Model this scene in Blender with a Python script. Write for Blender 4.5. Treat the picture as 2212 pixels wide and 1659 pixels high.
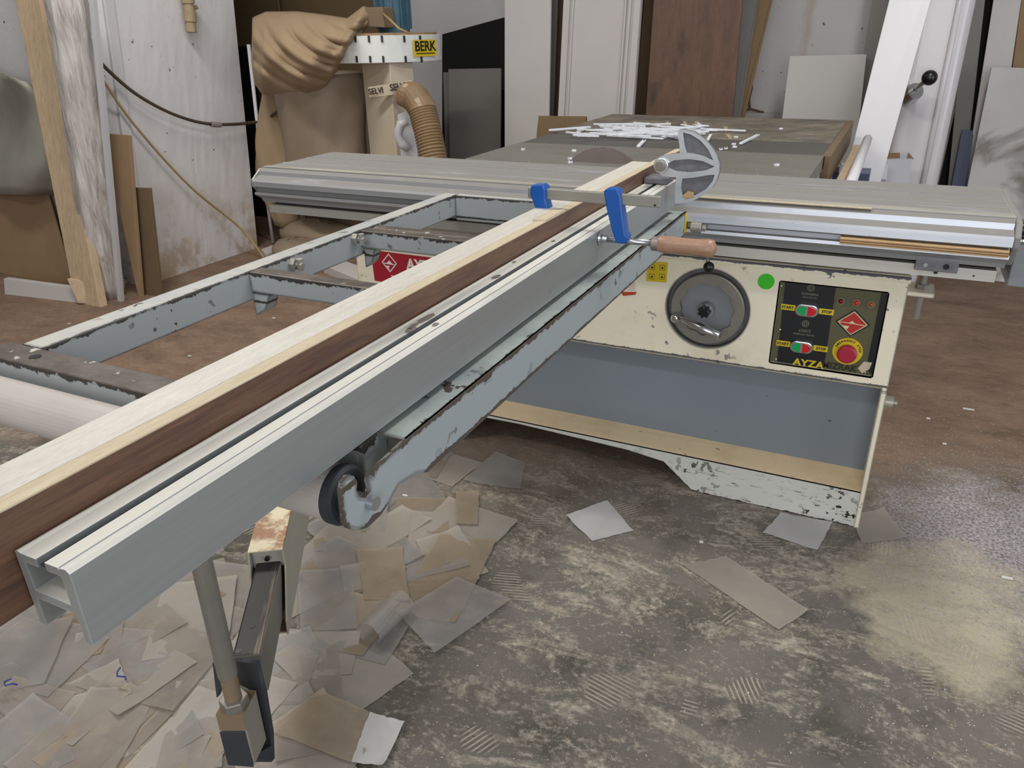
import bpy, math, random
from mathutils import Vector, Matrix
random.seed(7)
R = random.Random(11)
PI = math.pi
for o in list(bpy.data.objects): bpy.data.objects.remove(o)
sc = bpy.context.scene
# ------------------------------------------------------------------ camera
YAW, PIT, ROLL, FPX, H = 0.45642, 0.43219, -0.02064, 1642.46, 1.25
cf = Vector((-math.sin(YAW)*math.cos(PIT), math.cos(YAW)*math.cos(PIT), -math.sin(PIT)))
r0 = Vector((math.cos(YAW), math.sin(YAW), 0)); u0 = r0.cross(cf)
cr = r0*math.cos(ROLL)+u0*math.sin(ROLL); cu = -r0*math.sin(ROLL)+u0*math.cos(ROLL)
cam = bpy.data.objects.new('camera', bpy.data.cameras.new('camera'))
sc.collection.objects.link(cam)
M = Matrix.Identity(4)
for i in range(3): M[i][0] = cr[i]; M[i][1] = cu[i]; M[i][2] = -cf[i]
M[2][3] = H
cam.matrix_world = M
cam.data.sensor_width = 36; cam.data.lens = FPX/2212*36; cam.data.clip_start = .02
sc.camera = cam
# ------------------------------------------------------------------ world and light
w = bpy.data.worlds.new('world'); sc.world = w; w.use_nodes = True
w.node_tree.nodes['Background'].inputs[0].default_value = (.86, .92, 1, 1)
w.node_tree.nodes['Background'].inputs[1].default_value = .62
sc.view_settings.view_transform = 'Standard'; sc.view_settings.look = 'None'
sc.view_settings.gamma = 1; sc.view_settings.use_curve_mapping = False
sc.view_settings.exposure = 0.0
def area(name, loc, target, sx, sy, power, col):
    l = bpy.data.lights.new(name, 'AREA'); l.shape = 'RECTANGLE'; l.size = sx; l.size_y = sy
    l.energy = power; l.color = col
    o = bpy.data.objects.new(name, l); sc.collection.objects.link(o); o.location = loc
    d = Vector(target)-Vector(loc); o.rotation_euler = d.to_track_quat('-Z', 'Y').to_euler()
    return o
area('ceiling_tubes', (-2.5, 2.0, 3.15), (-2.5, 1.99, 0), 1.6, .25, 52, (1, .97, .93))
area('ceiling_tubes', (.3, 2.2, 3.15), (.3, 2.19, 0), .25, 1.6, 42, (1, .98, .95))
area('ceiling_tubes', (-1.6, -.6, 3.15), (-1.6, -.61, 0), 1.6, .25, 38, (1, .98, .95))
area('added_fill', (3.6, .9, 1.5), (0, 1.7, .8), 2.6, 2.4, 62, (.82, .9, 1))  # cool area light added at the right for a guessed daylight opening
area('added_fill', (.6, -2.8, 1.7), (-.9, 2, .3), 3.2, 2.2, 84, (.95, .97, 1))  # fill added behind the camera to brighten faces turned towards it

# ------------------------------------------------------------------ helpers
def lin(h):
    c = [int(h[i:i+2], 16)/255 for i in (0, 2, 4)]
    return tuple([(x/12.92 if x <= .04045 else ((x+.055)/1.055)**2.4) for x in c])+(1,)
def ray(px, py): return cr*((px-1106)/FPX)-cu*((py-829.5)/FPX)+cf
def ay(px, py, Y): d = ray(px, py); t = Y/d.y; return Vector((d.x*t, Y, H+d.z*t))
def az(px, py, Z): d = ray(px, py); t = (Z-H)/d.z; return Vector((d.x*t, d.y*t, Z))
def ax(px, py, X): d = ray(px, py); t = X/d.x; return Vector((X, d.y*t, H+d.z*t))
V = Vector

class Nt:
    def __init__(s, name):
        s.m = bpy.data.materials.new(name); s.m.use_nodes = True; s.t = s.m.node_tree
        s.b = s.t.nodes['Principled BSDF']; s.out = s.t.nodes['Material Output']
        s.tc = s.t.nodes.new('ShaderNodeTexCoord')
    def n(s, typ, **k):
        x = s.t.nodes.new('ShaderNode'+typ)
        for a, b in k.items(): setattr(x, a, b)
        return x
    def l(s, a, b): s.t.links.new(a, b)
    def coords(s, sc=(1, 1, 1), rot=(0, 0, 0), loc=(0, 0, 0)):
        m = s.n('Mapping'); m.inputs['Scale'].default_value = sc; m.inputs['Rotation'].default_value = rot; m.inputs['Location'].default_value = loc
        g = s.n('NewGeometry'); s.l(g.outputs['Position'], m.inputs['Vector']); return m.outputs[0]
    def tcoords(s, sc, ang):
        m_ = s.n('Mapping'); m_.vector_type = 'TEXTURE'; m_.inputs['Rotation'].default_value = (0, 0, ang); m_.inputs['Scale'].default_value = (sc[1]*20, sc[0], sc[2])
        g = s.n('NewGeometry'); s.l(g.outputs['Position'], m_.inputs['Vector']); return m_.outputs[0]
    def noise(s, scale, detail=4, co=None, rough=.55, dist=0):
        x = s.n('TexNoise'); x.inputs['Scale'].default_value = scale; x.inputs['Detail'].default_value = detail
        x.inputs['Roughness'].default_value = rough; x.inputs['Distortion'].default_value = dist
        s.l(co if co is not None else s.coords(), x.inputs['Vector']); return x.outputs['Fac']
    def ramp(s, fac, a, b, ca=(0, 0, 0, 1), cb=(1, 1, 1, 1)):
        x = s.n('ValToRGB'); e = x.color_ramp.elements
        e[0].position = a; e[0].color = ca; e[1].position = b; e[1].color = cb
        s.l(fac, x.inputs[0]); return x.outputs[0]
    def mix(s, fac, a, b):
        x = s.n('Mix'); x.data_type = 'RGBA'
        for v, i in ((fac, 0), (a, 6), (b, 7)):
            if hasattr(v, 'default_value'): s.l(v, x.inputs[i])
            else: x.inputs[i].default_value = v
        return x.outputs[2]
    def math(s, op, a, b=0.0):
        x = s.n('Math', operation=op)
        for v, i in ((a, 0), (b, 1)):
            if hasattr(v, 'default_value'): s.l(v, x.inputs[i])
            else: x.inputs[i].default_value = v
        return x.outputs[0]
    def bump(s, h, strength=.3, dist=.002):
        x = s.n('Bump'); x.inputs['Strength'].default_value = strength; x.inputs['Distance'].default_value = dist
        s.l(h, x.inputs['Height']); s.l(x.outputs[0], s.b.inputs['Normal'])
    def fin(s, col=None, rough=.5, metal=0.0):
        if col is not None:
            if hasattr(col, 'default_value'): s.l(col, s.b.inputs['Base Color'])
            else: s.b.inputs['Base Color'].default_value = col
        for v, k in ((rough, 'Roughness'), (metal, 'Metallic')):
            if hasattr(v, 'default_value'): s.l(v, s.b.inputs[k])
            else: s.b.inputs[k].default_value = v
        return s.m
    def near(s, spec):
        """ragged chip mask hugging given edges: spec = [(axis, value, sign, reach)]"""
        g = s.n('NewGeometry'); sp = s.n('SeparateXYZ'); s.l(g.outputs['Position'], sp.inputs[0]); tot = None
        nz = s.math('MULTIPLY', s.math('SUBTRACT', s.noise(38, 7, rough=.72), .36), 3.2)
        g3 = s.n('NewGeometry'); s3 = s.n('SeparateXYZ'); s.l(g3.outputs['Normal'], s3.inputs[0]); up = s.math('GREATER_THAN', s3.outputs['Z'], .7); sidef = s.math('SUBTRACT', 1.0, up)
        for q_ in spec:
            ax_, val, sg_, reach = q_[:4]; md = q_[4] if len(q_) > 4 else ('side' if ax_ == 2 else 'up')
            d = s.math('MULTIPLY', s.math('SUBTRACT', sp.outputs[ax_], val), sg_)
            k = s.math('MULTIPLY', s.math('LESS_THAN', d, s.math('MULTIPLY', nz, reach)), s.math('GREATER_THAN', d, -.004))
            k = s.math('MULTIPLY', k, up if md == 'up' else sidef)
            tot = k if tot is None else s.math('MAXIMUM', tot, k)
        return tot
    def edge(s, rad):
        bv = s.n('Bevel', samples=4); bv.inputs['Radius'].default_value = rad
        g = s.n('NewGeometry'); d = s.n('VectorMath', operation='DOT_PRODUCT')
        s.l(bv.outputs[0], d.inputs[0]); s.l(g.outputs['Normal'], d.inputs[1])
        return s.math('SUBTRACT', 1.0, d.outputs['Value'])

def plain(name, h, rough=.5, metal=0.0, var=.12, scale=30):
    t = Nt(name); c = lin(h); d = tuple(x*(1-var) for x in c[:3])+(1,); e = tuple(min(1, x*(1+var)) for x in c[:3])+(1,)
    n = t.noise(scale, 5)
    if rough > .32: t.bump(n, .15, .001)
    return t.fin(t.mix(n, d, e), rough, metal)
def dusty_up(t, col, dust, lo=.35, hi=.75, amt=.8, scale=9):
    """settled sawdust on faces that look up"""
    g = t.n('NewGeometry'); sp = t.n('SeparateXYZ'); t.l(g.outputs['Normal'], sp.inputs[0])
    up = t.math('GREATER_THAN', sp.outputs['Z'], .7)
    n = t.ramp(t.noise(scale, 6, rough=.65), lo, hi)
    f = t.math('MULTIPLY', t.math('MULTIPLY', up, n), amt)
    return t.mix(f, col, dust)
def worn(name, side, top, chip, rough=.5, lo=.0, hi=.3, topvar='6f675d', spec=None):
    """painted sides, top face rubbed to bare steel, ragged chipped edge between"""
    t = Nt(name); g = t.n('NewGeometry'); sp = t.n('SeparateXYZ'); t.l(g.outputs['Normal'], sp.inputs[0])
    up = t.math('GREATER_THAN', sp.outputs['Z'], .7)
    sd_ = t.mix(t.noise(5, 6, rough=.6), tuple(x*.93 for x in lin(side)[:3])+(1,), lin(side))
    tp = t.mix(t.ramp(t.noise(5, 7, t.coords((3, 5, 1)), .65), .4, .7), lin(top), lin(topvar))
    tp = t.mix(t.ramp(t.noise(40, 3), .66, .7), tp, lin('b8b4ac'))
    e = t.math('MULTIPLY', t.edge(.008), t.math('MULTIPLY', t.noise(55, 5, rough=.65), 2.0))
    em = t.math('GREATER_THAN', e, .05)
    if spec: em = t.math('MAXIMUM', em, t.near(spec))
    sp1 = t.math('MULTIPLY', t.ramp(t.noise(45, 3), .66, .68), t.ramp(t.noise(6, 3), .48, .6))
    return t.fin(t.mix(up, t.mix(t.math('MAXIMUM', em, sp1), sd_, lin(chip)), tp), rough, .1)
def paint(name, h, chip='3c3f42', chips=.63, edgew=.004, edget=.12, dust=None, dustamt=.8, rough=.45, escale=60, chipscale=38, var=.07, dirt=None, spec=None, scratch=False):
    t = Nt(name); c = lin(h)
    n0 = t.noise(3.5, 6, rough=.6)
    base = t.mix(n0, tuple(x*(1-var) for x in c[:3])+(1,), tuple(min(1, x*(1+var)) for x in c[:3])+(1,))
    if dirt: base = t.mix(t.ramp(t.noise(6, 7, rough=.7), .52, .75), base, lin(dirt))
    if dust: base = dusty_up(t, base, lin(dust), amt=dustamt)
    sp1 = t.ramp(t.noise(chipscale, 3, rough=.5), chips, chips+.015)
    nm = t.math('MULTIPLY', sp1, t.ramp(t.noise(4, 3), .45, .6))
    e = t.edge(edgew)
    en = t.math('MULTIPLY', e, t.math('MULTIPLY', t.noise(escale, 4, rough=.6), 2.0))
    em = t.math('GREATER_THAN', en, edget)
    mk = t.math('MAXIMUM', em, nm)
    if spec: mk = t.math('MAXIMUM', mk, t.near(spec))
    if scratch: mk = t.math('MAXIMUM', mk, t.math('MULTIPLY', t.ramp(t.noise(7, 5, t.coords((2.2, 1, 34)), .6), .635, .645), t.ramp(t.noise(5, 4), .42, .5)))
    t.bump(t.math('SUBTRACT', 1.0, mk), .4, .0006)
    return t.fin(t.mix(mk, base, lin(chip)), t.mix(mk, (rough,)*3+(1,), (.5,)*3+(1,)), 0)
def alu(name, h, dust, rough=.34, amt=.75, lo=.3, hi=.75, axis=0, metal=.85, dscale=7, grimex=None):
    t = Nt(name); c = lin(h); s = [60, 60, 60]; s[axis] = 1.2
    n = t.noise(4, 5, t.coords(tuple(s)))
    base = t.mix(n, tuple(x*.86 for x in c[:3])+(1,), tuple(min(1, x*1.08) for x in c[:3])+(1,))
    st = t.ramp(t.noise(14, 6, rough=.7), .6, .8); base = t.mix(st, base, tuple(x*.62 for x in c[:3])+(1,))
    g = t.n('NewGeometry'); sp = t.n('SeparateXYZ'); t.l(g.outputs['Normal'], sp.inputs[0])
    up = t.math('GREATER_THAN', sp.outputs['Z'], .7)
    s2 = [3, 3, 3]; s2[axis] = .6
    dn = t.ramp(t.noise(dscale, 7, t.coords(tuple(s2)), rough=.65), lo, hi)
    f = t.math('MULTIPLY', t.math('MULTIPLY', up, dn), amt)
    if grimex is not None:   # sawdust film on the seldom-used left half
        p_ = t.n('SeparateXYZ'); t.l(t.coords(), p_.inputs[0])
        gx_ = t.math('ADD', p_.outputs['X'], t.math('MULTIPLY', t.noise(3, 5), .8))
        f = t.math('MAXIMUM', f, t.math('MULTIPLY', t.ramp(t.math('ADD', t.math('MULTIPLY', gx_, .5), .5-grimex*.5), .4, .75, (1, 1, 1, 1), (0, 0, 0, 1)), .62))
    e = t.math('GREATER_THAN', t.edge(.002), .1)  # edge highlight mixed into the colour as a pale line
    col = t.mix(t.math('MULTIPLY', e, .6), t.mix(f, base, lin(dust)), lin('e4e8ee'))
    mt = t.math('MULTIPLY', t.math('SUBTRACT', 1.0, f), metal)
    t.bump(n, .08, .0008)
    return t.fin(col, t.math('ADD', rough, t.math('MULTIPLY', f, .4)), mt)
def wood(name, a, b, axis=2, scale=5, stretch=14, rough=.5, knots=False, c3=None):
    t = Nt(name); s = [stretch]*3; s[axis] = 1.0
    co = t.coords(tuple(s), (0.03, .02, .02))
    n = t.noise(scale, 8, co, .62, .6)
    col = t.mix(t.ramp(n, .3, .7), lin(a), lin(b))
    f = t.noise(scale*9, 3, co, .6)
    col = t.mix(t.math('MULTIPLY', t.ramp(f, .45, .7), .35), col, tuple(x*.6 for x in lin(a)[:3])+(1,))
    if knots: col = t.mix(t.ramp(t.noise(7, 4, t.coords((1, 1, .55)), .6), .6, .74), col, lin(c3 or a))
    t.bump(n, .12, .001)
    return t.fin(col, rough)

m = {}
m['frame'] = paint('grey_frame_paint', 'a3a9ac', '3f3c3a', .655, .007, .045, dust='c3beb0', dustamt=.9, escale=50, spec=[(2, .861, -1, .010), (2, .806, 1, .003), (0, -1.030, -1, .007)])
m['frame_dark'] = worn('worn_steel_top', 'a3a9ac', '463d36', '3a3531', spec=[(2, .861, -1, .013)])
m['rail_pale'] = paint('pale_rail_paint', '9ba3a5', '4f4640', .62, .009, .045, dust='bfc8be', dustamt=1.0, spec=[(2, .861, -1, .009), (0, -.413, -1, .010), (2, .806, 1, .005), (1, .47, 1, .014, 'side')])
m['cream'] = paint('cream_cabinet_paint', 'efe7d0', '5c5b60', .66, .007, .07, dust='d8c49c', dustamt=.4, dirt='ddd2b6', spec=[(2, .708, -1, .006), (2, .426, 1, .005)])
m['cream_low'] = paint('cream_base_paint', 'd3d3cc', '2f2b28', .59, .004, .17, dust='ddbe92', dustamt=1.0, chipscale=60, spec=[(2, .0, 1, .007)], scratch=True)
m['ledge'] = paint('tan_dusted_paint', 'ecd4ac', '57504a', .67, .002, .9, var=.10, chipscale=30, dirt='dcc096')
m['grey_panel'] = paint('slate_grey_paint', '7e868e', '26262a', .70, .002, .9, rough=.5, chipscale=50, var=.05)
m['alu'] = alu('carriage_aluminium', 'b8bcc4', '7d7a75', .40, .95, .12, .42, metal=.72, grimex=-.35)
m['alu_fence'] = alu('fence_aluminium', 'b0b4b4', 'cfccc2', .42, .9, .2, .5, axis=1, metal=.7, dscale=6)
m['alu_side'] = alu('dull_aluminium', 'a9a79f', 'b0a892', .45, .7, axis=0, metal=.6)
m['alu_low'] = alu('beam_aluminium', 'b3b0a8', 'b0a890', .5, .5, axis=0, metal=.5)
m['cast'] = alu('cast_bracket', 'cdd1d5', 'a8a8a8', .34, .3, .4, .7)
m['cast_dark'] = plain('cast_recess', '77777c', .6, .4, .45, 60)
m['steel'] = plain('bright_steel', 'b9bcc0', .28, .9, .1)
m['steel_dull'] = plain('dull_steel', '8b8780', .45, .6, .15)
m['zinc'] = alu('clamp_bar_steel', '9c9a92', '9c9a92', .4, .2, metal=.7)
m['chrome'] = plain('chrome', 'c9cbce', .24, 1.0, .03)
m['black'] = plain('black_plastic', '141416', .3, 0, .2)
m['rubber'] = plain('dark_rubber', '2d3136', .6, 0, .2)
m['dark'] = plain('dark_gap', '14110e', .9, 0, .1)
m['blue'] = plain('blue_enamel', '0d4f9e', .32, 0, .1, 60)
m['beech'] = wood('beech_handle', '94705a', 'ab8a70', 0, 14, 10, .4)
m['walnut'] = wood('walnut_veneer', '4a332a', '74543f', 1, 9, 16, .42)
m['cream_edge'] = wood('raw_board_edge', 'b8a68a', 'cbbfa6', 1, 10, 14, .7)
m['white_board'] = wood('white_board_face', 'bfbbb0', 'd3cfc6', 1, 12, 10, .5)
m['ply1'] = wood('ply_light', 'b08f66', 'c8ab80', 0, 12, 14, .6)
m['ply2'] = wood('ply_dark', '6e4726', '8c6238', 0, 12, 14, .6)
m['mdf'] = plain('mdf_board', '957b5c', .8, 0, .12, 14)
m['mdf_dark'] = plain('mdf_board_dark', '6a563f', .85, 0, .12, 10)
m['mdf_brown'] = plain('hardboard', '6e5a3e', .8, 0, .12, 10)  # even dark brown, the board's own colour
m['pine'] = wood('pine_batten', 'b29a7c', 'd2bb9c', 2, 6, 14, .6)
m['rustic'] = wood('rustic_wood_decor', '523829', '704d37', 2, 2.6, 7, .5, True, '382820')
m['white_panel'] = plain('white_panel', 'c2bdb9', .5, 0, .05, 4)
m['white_clean'] = plain('clean_white_board', 'cbcacd', .4, 0, .03, 4)
m['beige_panel'] = plain('beige_panel', 'c6c3bf', .5, 0, .04, 4)
m['grey_slab'] = plain('grey_laminate', '706e69', .5, 0, .05, 4)
m['glossy'] = plain('glossy_white_paint', 'c9c6c8', .18, 0, .03, 3)
m['navy'] = plain('navy_sheet', '424a66', .5, 0, .1, 8)
m['blackmat'] = plain('black_sheet', '0b0a0a', .9, 0, .2, 8)
m['concrete_grey'] = plain('grey_render', '85837f', .8, 0, .1, 5)
m['tarp'] = plain('grey_green_tarp', '9b998e', .7, 0, .25, 5)
m['canvas'] = plain('canvas_bag', '9c866a', .95, 0, .14, 6)
m['sack'] = plain('dusty_plastic_sack', '8b7a67', .45, 0, .14, 5)
m['hose'] = plain('tan_hose', '8c7457', .35, 0, .12, 25)
m['duct'] = plain('cream_duct', 'c9bba6', .6, 0, .06, 5)
m['collector_white'] = plain('collector_white', 'd9dad6', .4, 0, .04, 10)
m['yellow'] = plain('yellow_sticker', 'd8bc1c', .5, 0, .05)
m['red'] = plain('sign_red', 'a3172c', .5, 0, .08, 30)
m['signwhite'] = plain('sign_white', 'e6e2d8', .5, 0, .03)
m['ink'] = plain('black_ink', '17171a', .6, 0, .05)
m['ink_soft'] = plain('faded_ink', '8a8878', .6, 0, .05)
m['ink_olive'] = plain('dark_olive_ink', '26261f', .6, 0, .05)
m['tapeink'] = plain('tape_print', '3a302c', .6, 0, .05)
m['redtext'] = plain('faded_red_print', 'b0736c', .6, 0, .1)
m['green'] = plain('green_button', '0fa055', .3, 0, .05)
m['greendot'] = plain('green_sticker', '36c41a', .55, 0, .06)
m['redbtn'] = plain('red_button', 'c81c22', .3, 0, .05)
m['estop'] = plain('emergency_red', 'a51c38', .45, 0, .08)
m['orange'] = plain('orange_stripe', 'b4441c', .5, 0, .05)
m['olive'] = plain('olive_control_plate', '5c5a40', .4, .1, .06, 20)
m['panelblack'] = plain('black_control_plate', '14171c', .4, 0, .1, 20)
m['panelred'] = plain('logo_red', 'b02a26', .45, 0, .05)
m['logocream'] = plain('logo_cream', 'd9cfa0', .45, 0, .04)
m['wheelgrey'] = plain('handwheel_plate', '83878c', .42, .2, .12, 12)
m['pastic_strip'] = plain('white_plastic_strip', 'e4e6ec', .45, 0, .04, 20)
m['strip_tan'] = plain('raw_wood_strip', 'b8a585', .7, 0, .1, 20)
m['roller'] = plain('white_roller', 'b7b0ab', .45, 0, .12, 9)
m['brass'] = plain('dusty_brass', '9c8a6c', .7, .05, .15, 30)
m['cable'] = plain('dark_cable', '4a3c30', .7, 0, .1)
m['rope'] = plain('tan_cord', 'a08858', .8, 0, .1)
m['motor_blue'] = plain('blue_motor', '3f6070', .5, .1, .25, 18)
m['brownbox'] = plain('dusty_box', '7a6852', .85, 0, .15, 12)
m['card'] = plain('cardboard', '7a5f42', .85, 0, .1, 15)
m['whitebox'] = plain('white_carton', 'b9b9c0', .6, 0, .05, 8)
m['blade'] = plain('sawblade_steel', '8c7f7b', .4, .4, .15, 20)
m['chipgrey'] = plain('grey_shaving', 'b4b0b2', .5, 0, .1)
m['block_grey'] = plain('block_side', '8a857a', .55, 0, .1, 12)
m['chipwhite'] = plain('pale_chip', 'd9d6cf', .6, 0, .06)
def ledmat(name, h, e):
    t = Nt(name); t.b.inputs['Emission Color'].default_value = lin(h); t.b.inputs['Emission Strength'].default_value = e
    return t.fin(lin(h), .15)
m['led_dark'] = ledmat('red_lamp', '6a0d0d', .05); m['led_on'] = ledmat('red_lamp_lit', 'a52412', .25); m['led_amber'] = ledmat('amber_lamp', '8a4416', .25)

def mk_steelarm():
    t = Nt('arm_streaked_steel'); g = t.n('NewGeometry'); sp = t.n('SeparateXYZ'); t.l(g.outputs['Normal'], sp.inputs[0])
    up = t.math('GREATER_THAN', sp.outputs['Z'], .7)
    P = t.n('SeparateXYZ'); t.l(g.outputs['Position'], P.inputs[0])
    w_ = t.math('ADD', t.math('ADD', t.math('MULTIPLY', P.outputs['X'], .832), t.math('MULTIPLY', P.outputs['Y'], .555)), .321)
    s_ = t.math('ADD', t.math('MULTIPLY', P.outputs['X'], -.555), t.math('MULTIPLY', P.outputs['Y'], .832))
    cx = t.n('CombineXYZ'); t.l(t.math('MULTIPLY', w_, 220), cx.inputs[0]); t.l(t.math('MULTIPLY', s_, 9), cx.inputs[1])
    f = t.math('ADD', t.math('MULTIPLY', w_, 14), t.math('ADD', t.math('MULTIPLY', t.noise(1, 5, cx.outputs[0], .6), .9), t.math('MULTIPLY', s_, -.55)))
    top = t.mix(t.ramp(f, -.25, .35), lin('2f2c2a'), lin('94806c'))  # top runs from dark to tan across the width, streaked lengthwise
    col = t.mix(up, t.mix(t.noise(14), lin('6d6a64'), lin('7f7c74')), top)
    return t.fin(col, .45, .2)
m['arm_inner'] = mk_steelarm()
def mk_armouter():
    t = Nt('arm_cream_paint'); g = t.n('NewGeometry'); sp = t.n('SeparateXYZ'); t.l(g.outputs['Normal'], sp.inputs[0])
    up = t.math('GREATER_THAN', sp.outputs['Z'], .7)
    top = t.mix(t.ramp(t.noise(13, 7, rough=.68), .46, .56), lin('d6cbac'), lin('9c7458'))
    e = t.math('GREATER_THAN', t.edge(.004), .16)
    col = t.mix(e, t.mix(up, t.mix(t.noise(8), lin('8c887e'), lin('a09c90')), top), lin('c9b48a'))
    return t.fin(col, .5)
m['arm_outer'] = mk_armouter()
def mk_marble():
    t = Nt('marble_laminate')
    n = t.noise(2.6, 7, rough=.55, dist=.6)
    d = t.math('ABSOLUTE', t.math('SUBTRACT', n, .5))
    v = t.ramp(d, .0, .09)
    col = t.mix(v, lin('77716a'), t.mix(t.noise(3, 4), lin('a5a09b'), lin('bfbcbd')))
    return t.fin(col, .25)
m['marble'] = mk_marble()
def mk_wrap():
    t = Nt('clear_plastic_wrap')
    n = t.noise(7, 6, t.coords((9, 9, .8)), .6, .5)
    col = t.mix(t.ramp(n, .3, .7), lin('9c9088'), lin('d8d4d2'))
    t.bump(n, .8, .006)
    return t.fin(col, .16)
m['wrap'] = mk_wrap()
def mk_wall():
    t = Nt('stained_white_plaster')
    a = t.noise(1.1, 7, rough=.6); base = t.mix(a, lin('c6c3c2'), lin('dbdadc'))
    g = t.n('NewGeometry'); sp = t.n('SeparateXYZ'); t.l(g.outputs['Position'], sp.inputs[0])
    low = t.ramp(sp.outputs['Z'], 0.0, .55, (1, 1, 1, 1), (0, 0, 0, 1))
    st = t.math('MULTIPLY', t.ramp(t.noise(5, 8, rough=.72), .47, .6), low)
    base = t.mix(t.math('MULTIPLY', st, .8), base, lin('a58b66'))
    sp2 = t.ramp(t.noise(28, 3), .72, .74); base = t.mix(sp2, base, lin('6a5a4c'))
    drip = t.ramp(t.noise(1.6, 6, t.coords((2.2, 2.2, .5), loc=(1, .4, 0)), .65), .64, .74)
    base = t.mix(t.math('MULTIPLY', drip, .5), base, lin('b49a74'))
    t.bump(t.noise(9, 7, rough=.65), .35, .01)
    return t.fin(base, .75)
m['wall'] = mk_wall()
def mk_floor():
    t = Nt('sawdust_strewn_concrete')
    g = t.n('NewGeometry'); sp = t.n('SeparateXYZ'); t.l(g.outputs['Position'], sp.inputs[0])
    # worn concrete
    conc = t.mix(t.noise(1.6, 9, rough=.7), lin('464440'), lin('7a756e'))
    conc = t.mix(t.ramp(t.noise(4.2, 7, t.coords(loc=(3, 1, 0)), .65), .5, .62), conc, lin('4a4942'))
    fine = t.noise(70, 5, rough=.75)
    def scuff(ang, sc_, loc, lo, hi):
        """dust combed by soles along one direction"""
        a = t.noise(sc_, 10, t.coords((1, 2.0, 1), (0, 0, ang), loc), .76, 1.3)
        a = t.math('ADD', a, t.math('MULTIPLY', t.math('SUBTRACT', fine, .5), .35))
        return t.ramp(a, lo, hi)
    st = t.math('MAXIMUM', scuff(.5, 3.4, (0, 0, 0), .50, .61), scuff(-.6, 3.0, (5, 2, 0), .53, .63))
    st = t.math('MAXIMUM', st, scuff(1.3, 4.5, (9, 4, 0), .56, .65))
    big = t.ramp(t.noise(1.3, 6, t.coords(loc=(2, 7, 0)), .6), .38, .62)
    # shoe-sole prints: ribbed bands inside scattered cells, each cell its own direction
    vo = t.n('TexVoronoi'); vo.inputs['Scale'].default_value = 6.5; vo.inputs['Randomness'].default_value = 1
    wob = t.n('VectorMath', operation='ADD'); nz = t.n('TexNoise'); nz.inputs['Scale'].default_value = 6; t.l(t.coords(), nz.inputs['Vector'])
    sc2 = t.n('VectorMath', operation='SCALE'); sc2.inputs['Scale'].default_value = .16; t.l(nz.outputs['Color'], sc2.inputs[0])
    t.l(t.coords((1, 1, 0)), wob.inputs[0]); t.l(sc2.outputs[0], wob.inputs[1]); t.l(wob.outputs[0], vo.inputs['Vector'])
    rot = t.n('VectorRotate', rotation_type='Z_AXIS'); g2 = t.n('NewGeometry'); t.l(g2.outputs['Position'], rot.inputs['Vector'])
    vs = t.n('SeparateXYZ'); t.l(vo.outputs['Color'], vs.inputs[0]); t.l(t.math('MULTIPLY', vs.outputs['X'], 6.28), rot.inputs['Angle'])
    wv = t.n('TexWave', wave_type='BANDS', wave_profile='SIN'); wv.inputs['Scale'].default_value = 30; wv.inputs['Distortion'].default_value = 1.2
    wv.inputs['Detail'].default_value = 2; wv.inputs['Detail Scale'].default_value = .4
    t.l(rot.outputs[0], wv.inputs['Vector'])
    cell = t.math('MULTIPLY', t.ramp(vo.outputs['Distance'], .22, .46, (1, 1, 1, 1), (0, 0, 0, 1)), t.math('GREATER_THAN', vs.outputs['Y'], .3))
    cell = t.ramp(t.math('MULTIPLY', cell, t.noise(14, 4, rough=.7)), .24, .42)
    ribs = t.math('MULTIPLY', cell, t.ramp(wv.outputs['Fac'], .45, .8))
    gr = t.ramp(t.noise(34, 8, t.coords((1, 1.5, 1), (0, 0, .4)), .8), .40, .60)
    gr2 = t.ramp(t.noise(120, 4, rough=.7), .56, .66)
    st = t.math('MULTIPLY', st, t.math('ADD', .45, t.math('MULTIPLY', gr, .75)))
    mask = t.math('ADD', t.math('MULTIPLY', st, .9), t.math('MULTIPLY', big, .20))
    mask = t.math('ADD', mask, t.math('MULTIPLY', t.math('MULTIPLY', gr, gr2), .35))
    mask = t.math('MULTIPLY', mask, t.math('SUBTRACT', 1.0, t.math('MULTIPLY', cell, .6)))
    mask = t.math('MAXIMUM', mask, t.math('MULTIPLY', ribs, .75))
    mask.node.use_clamp = True
    # thick heap of dust right of the cabinet
    def blob(cx, cy, rx, ry):
        x = t.math('DIVIDE', t.math('SUBTRACT', sp.outputs['X'], cx), rx); y = t.math('DIVIDE', t.math('SUBTRACT', sp.outputs['Y'], cy), ry)
        d = t.math('ADD', t.math('MULTIPLY', x, x), t.math('MULTIPLY', y, y))
        d = t.math('ADD', d, t.math('MULTIPLY', t.math('SUBTRACT', t.noise(5, 9, rough=.75), .5), 3.6))
        return t.ramp(d, .35, 1.3, (1, 1, 1, 1), (0, 0, 0, 1))
    heap = blob(.28, 1.72, .26, .30)
    heap2 = blob(.42, 2.02, .34, .42)
    gm = t.mix(t.math('MULTIPLY', mask, .85), conc, t.mix(fine, lin('a09786'), lin('c8beae')))
    gm = t.mix(heap2, gm, t.mix(t.ramp(t.noise(120, 3), .4, .6), lin('7f746e'), lin('b4b0b4')))
    gm = t.mix(t.math('MULTIPLY', heap, .8), gm, t.mix(fine, lin('aba18b'), lin('c2b8a2')))
    # brown dusty floor towards the back
    bn = t.math('ADD', sp.outputs['Y'], t.math('MULTIPLY', t.math('SUBTRACT', t.noise(1.6, 6, rough=.65), .5), 1.3))
    bn = t.math('SUBTRACT', bn, t.math('MULTIPLY', sp.outputs['X'], .22))
    bm = t.ramp(t.math('DIVIDE', bn, 4), .47, .62)
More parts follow.
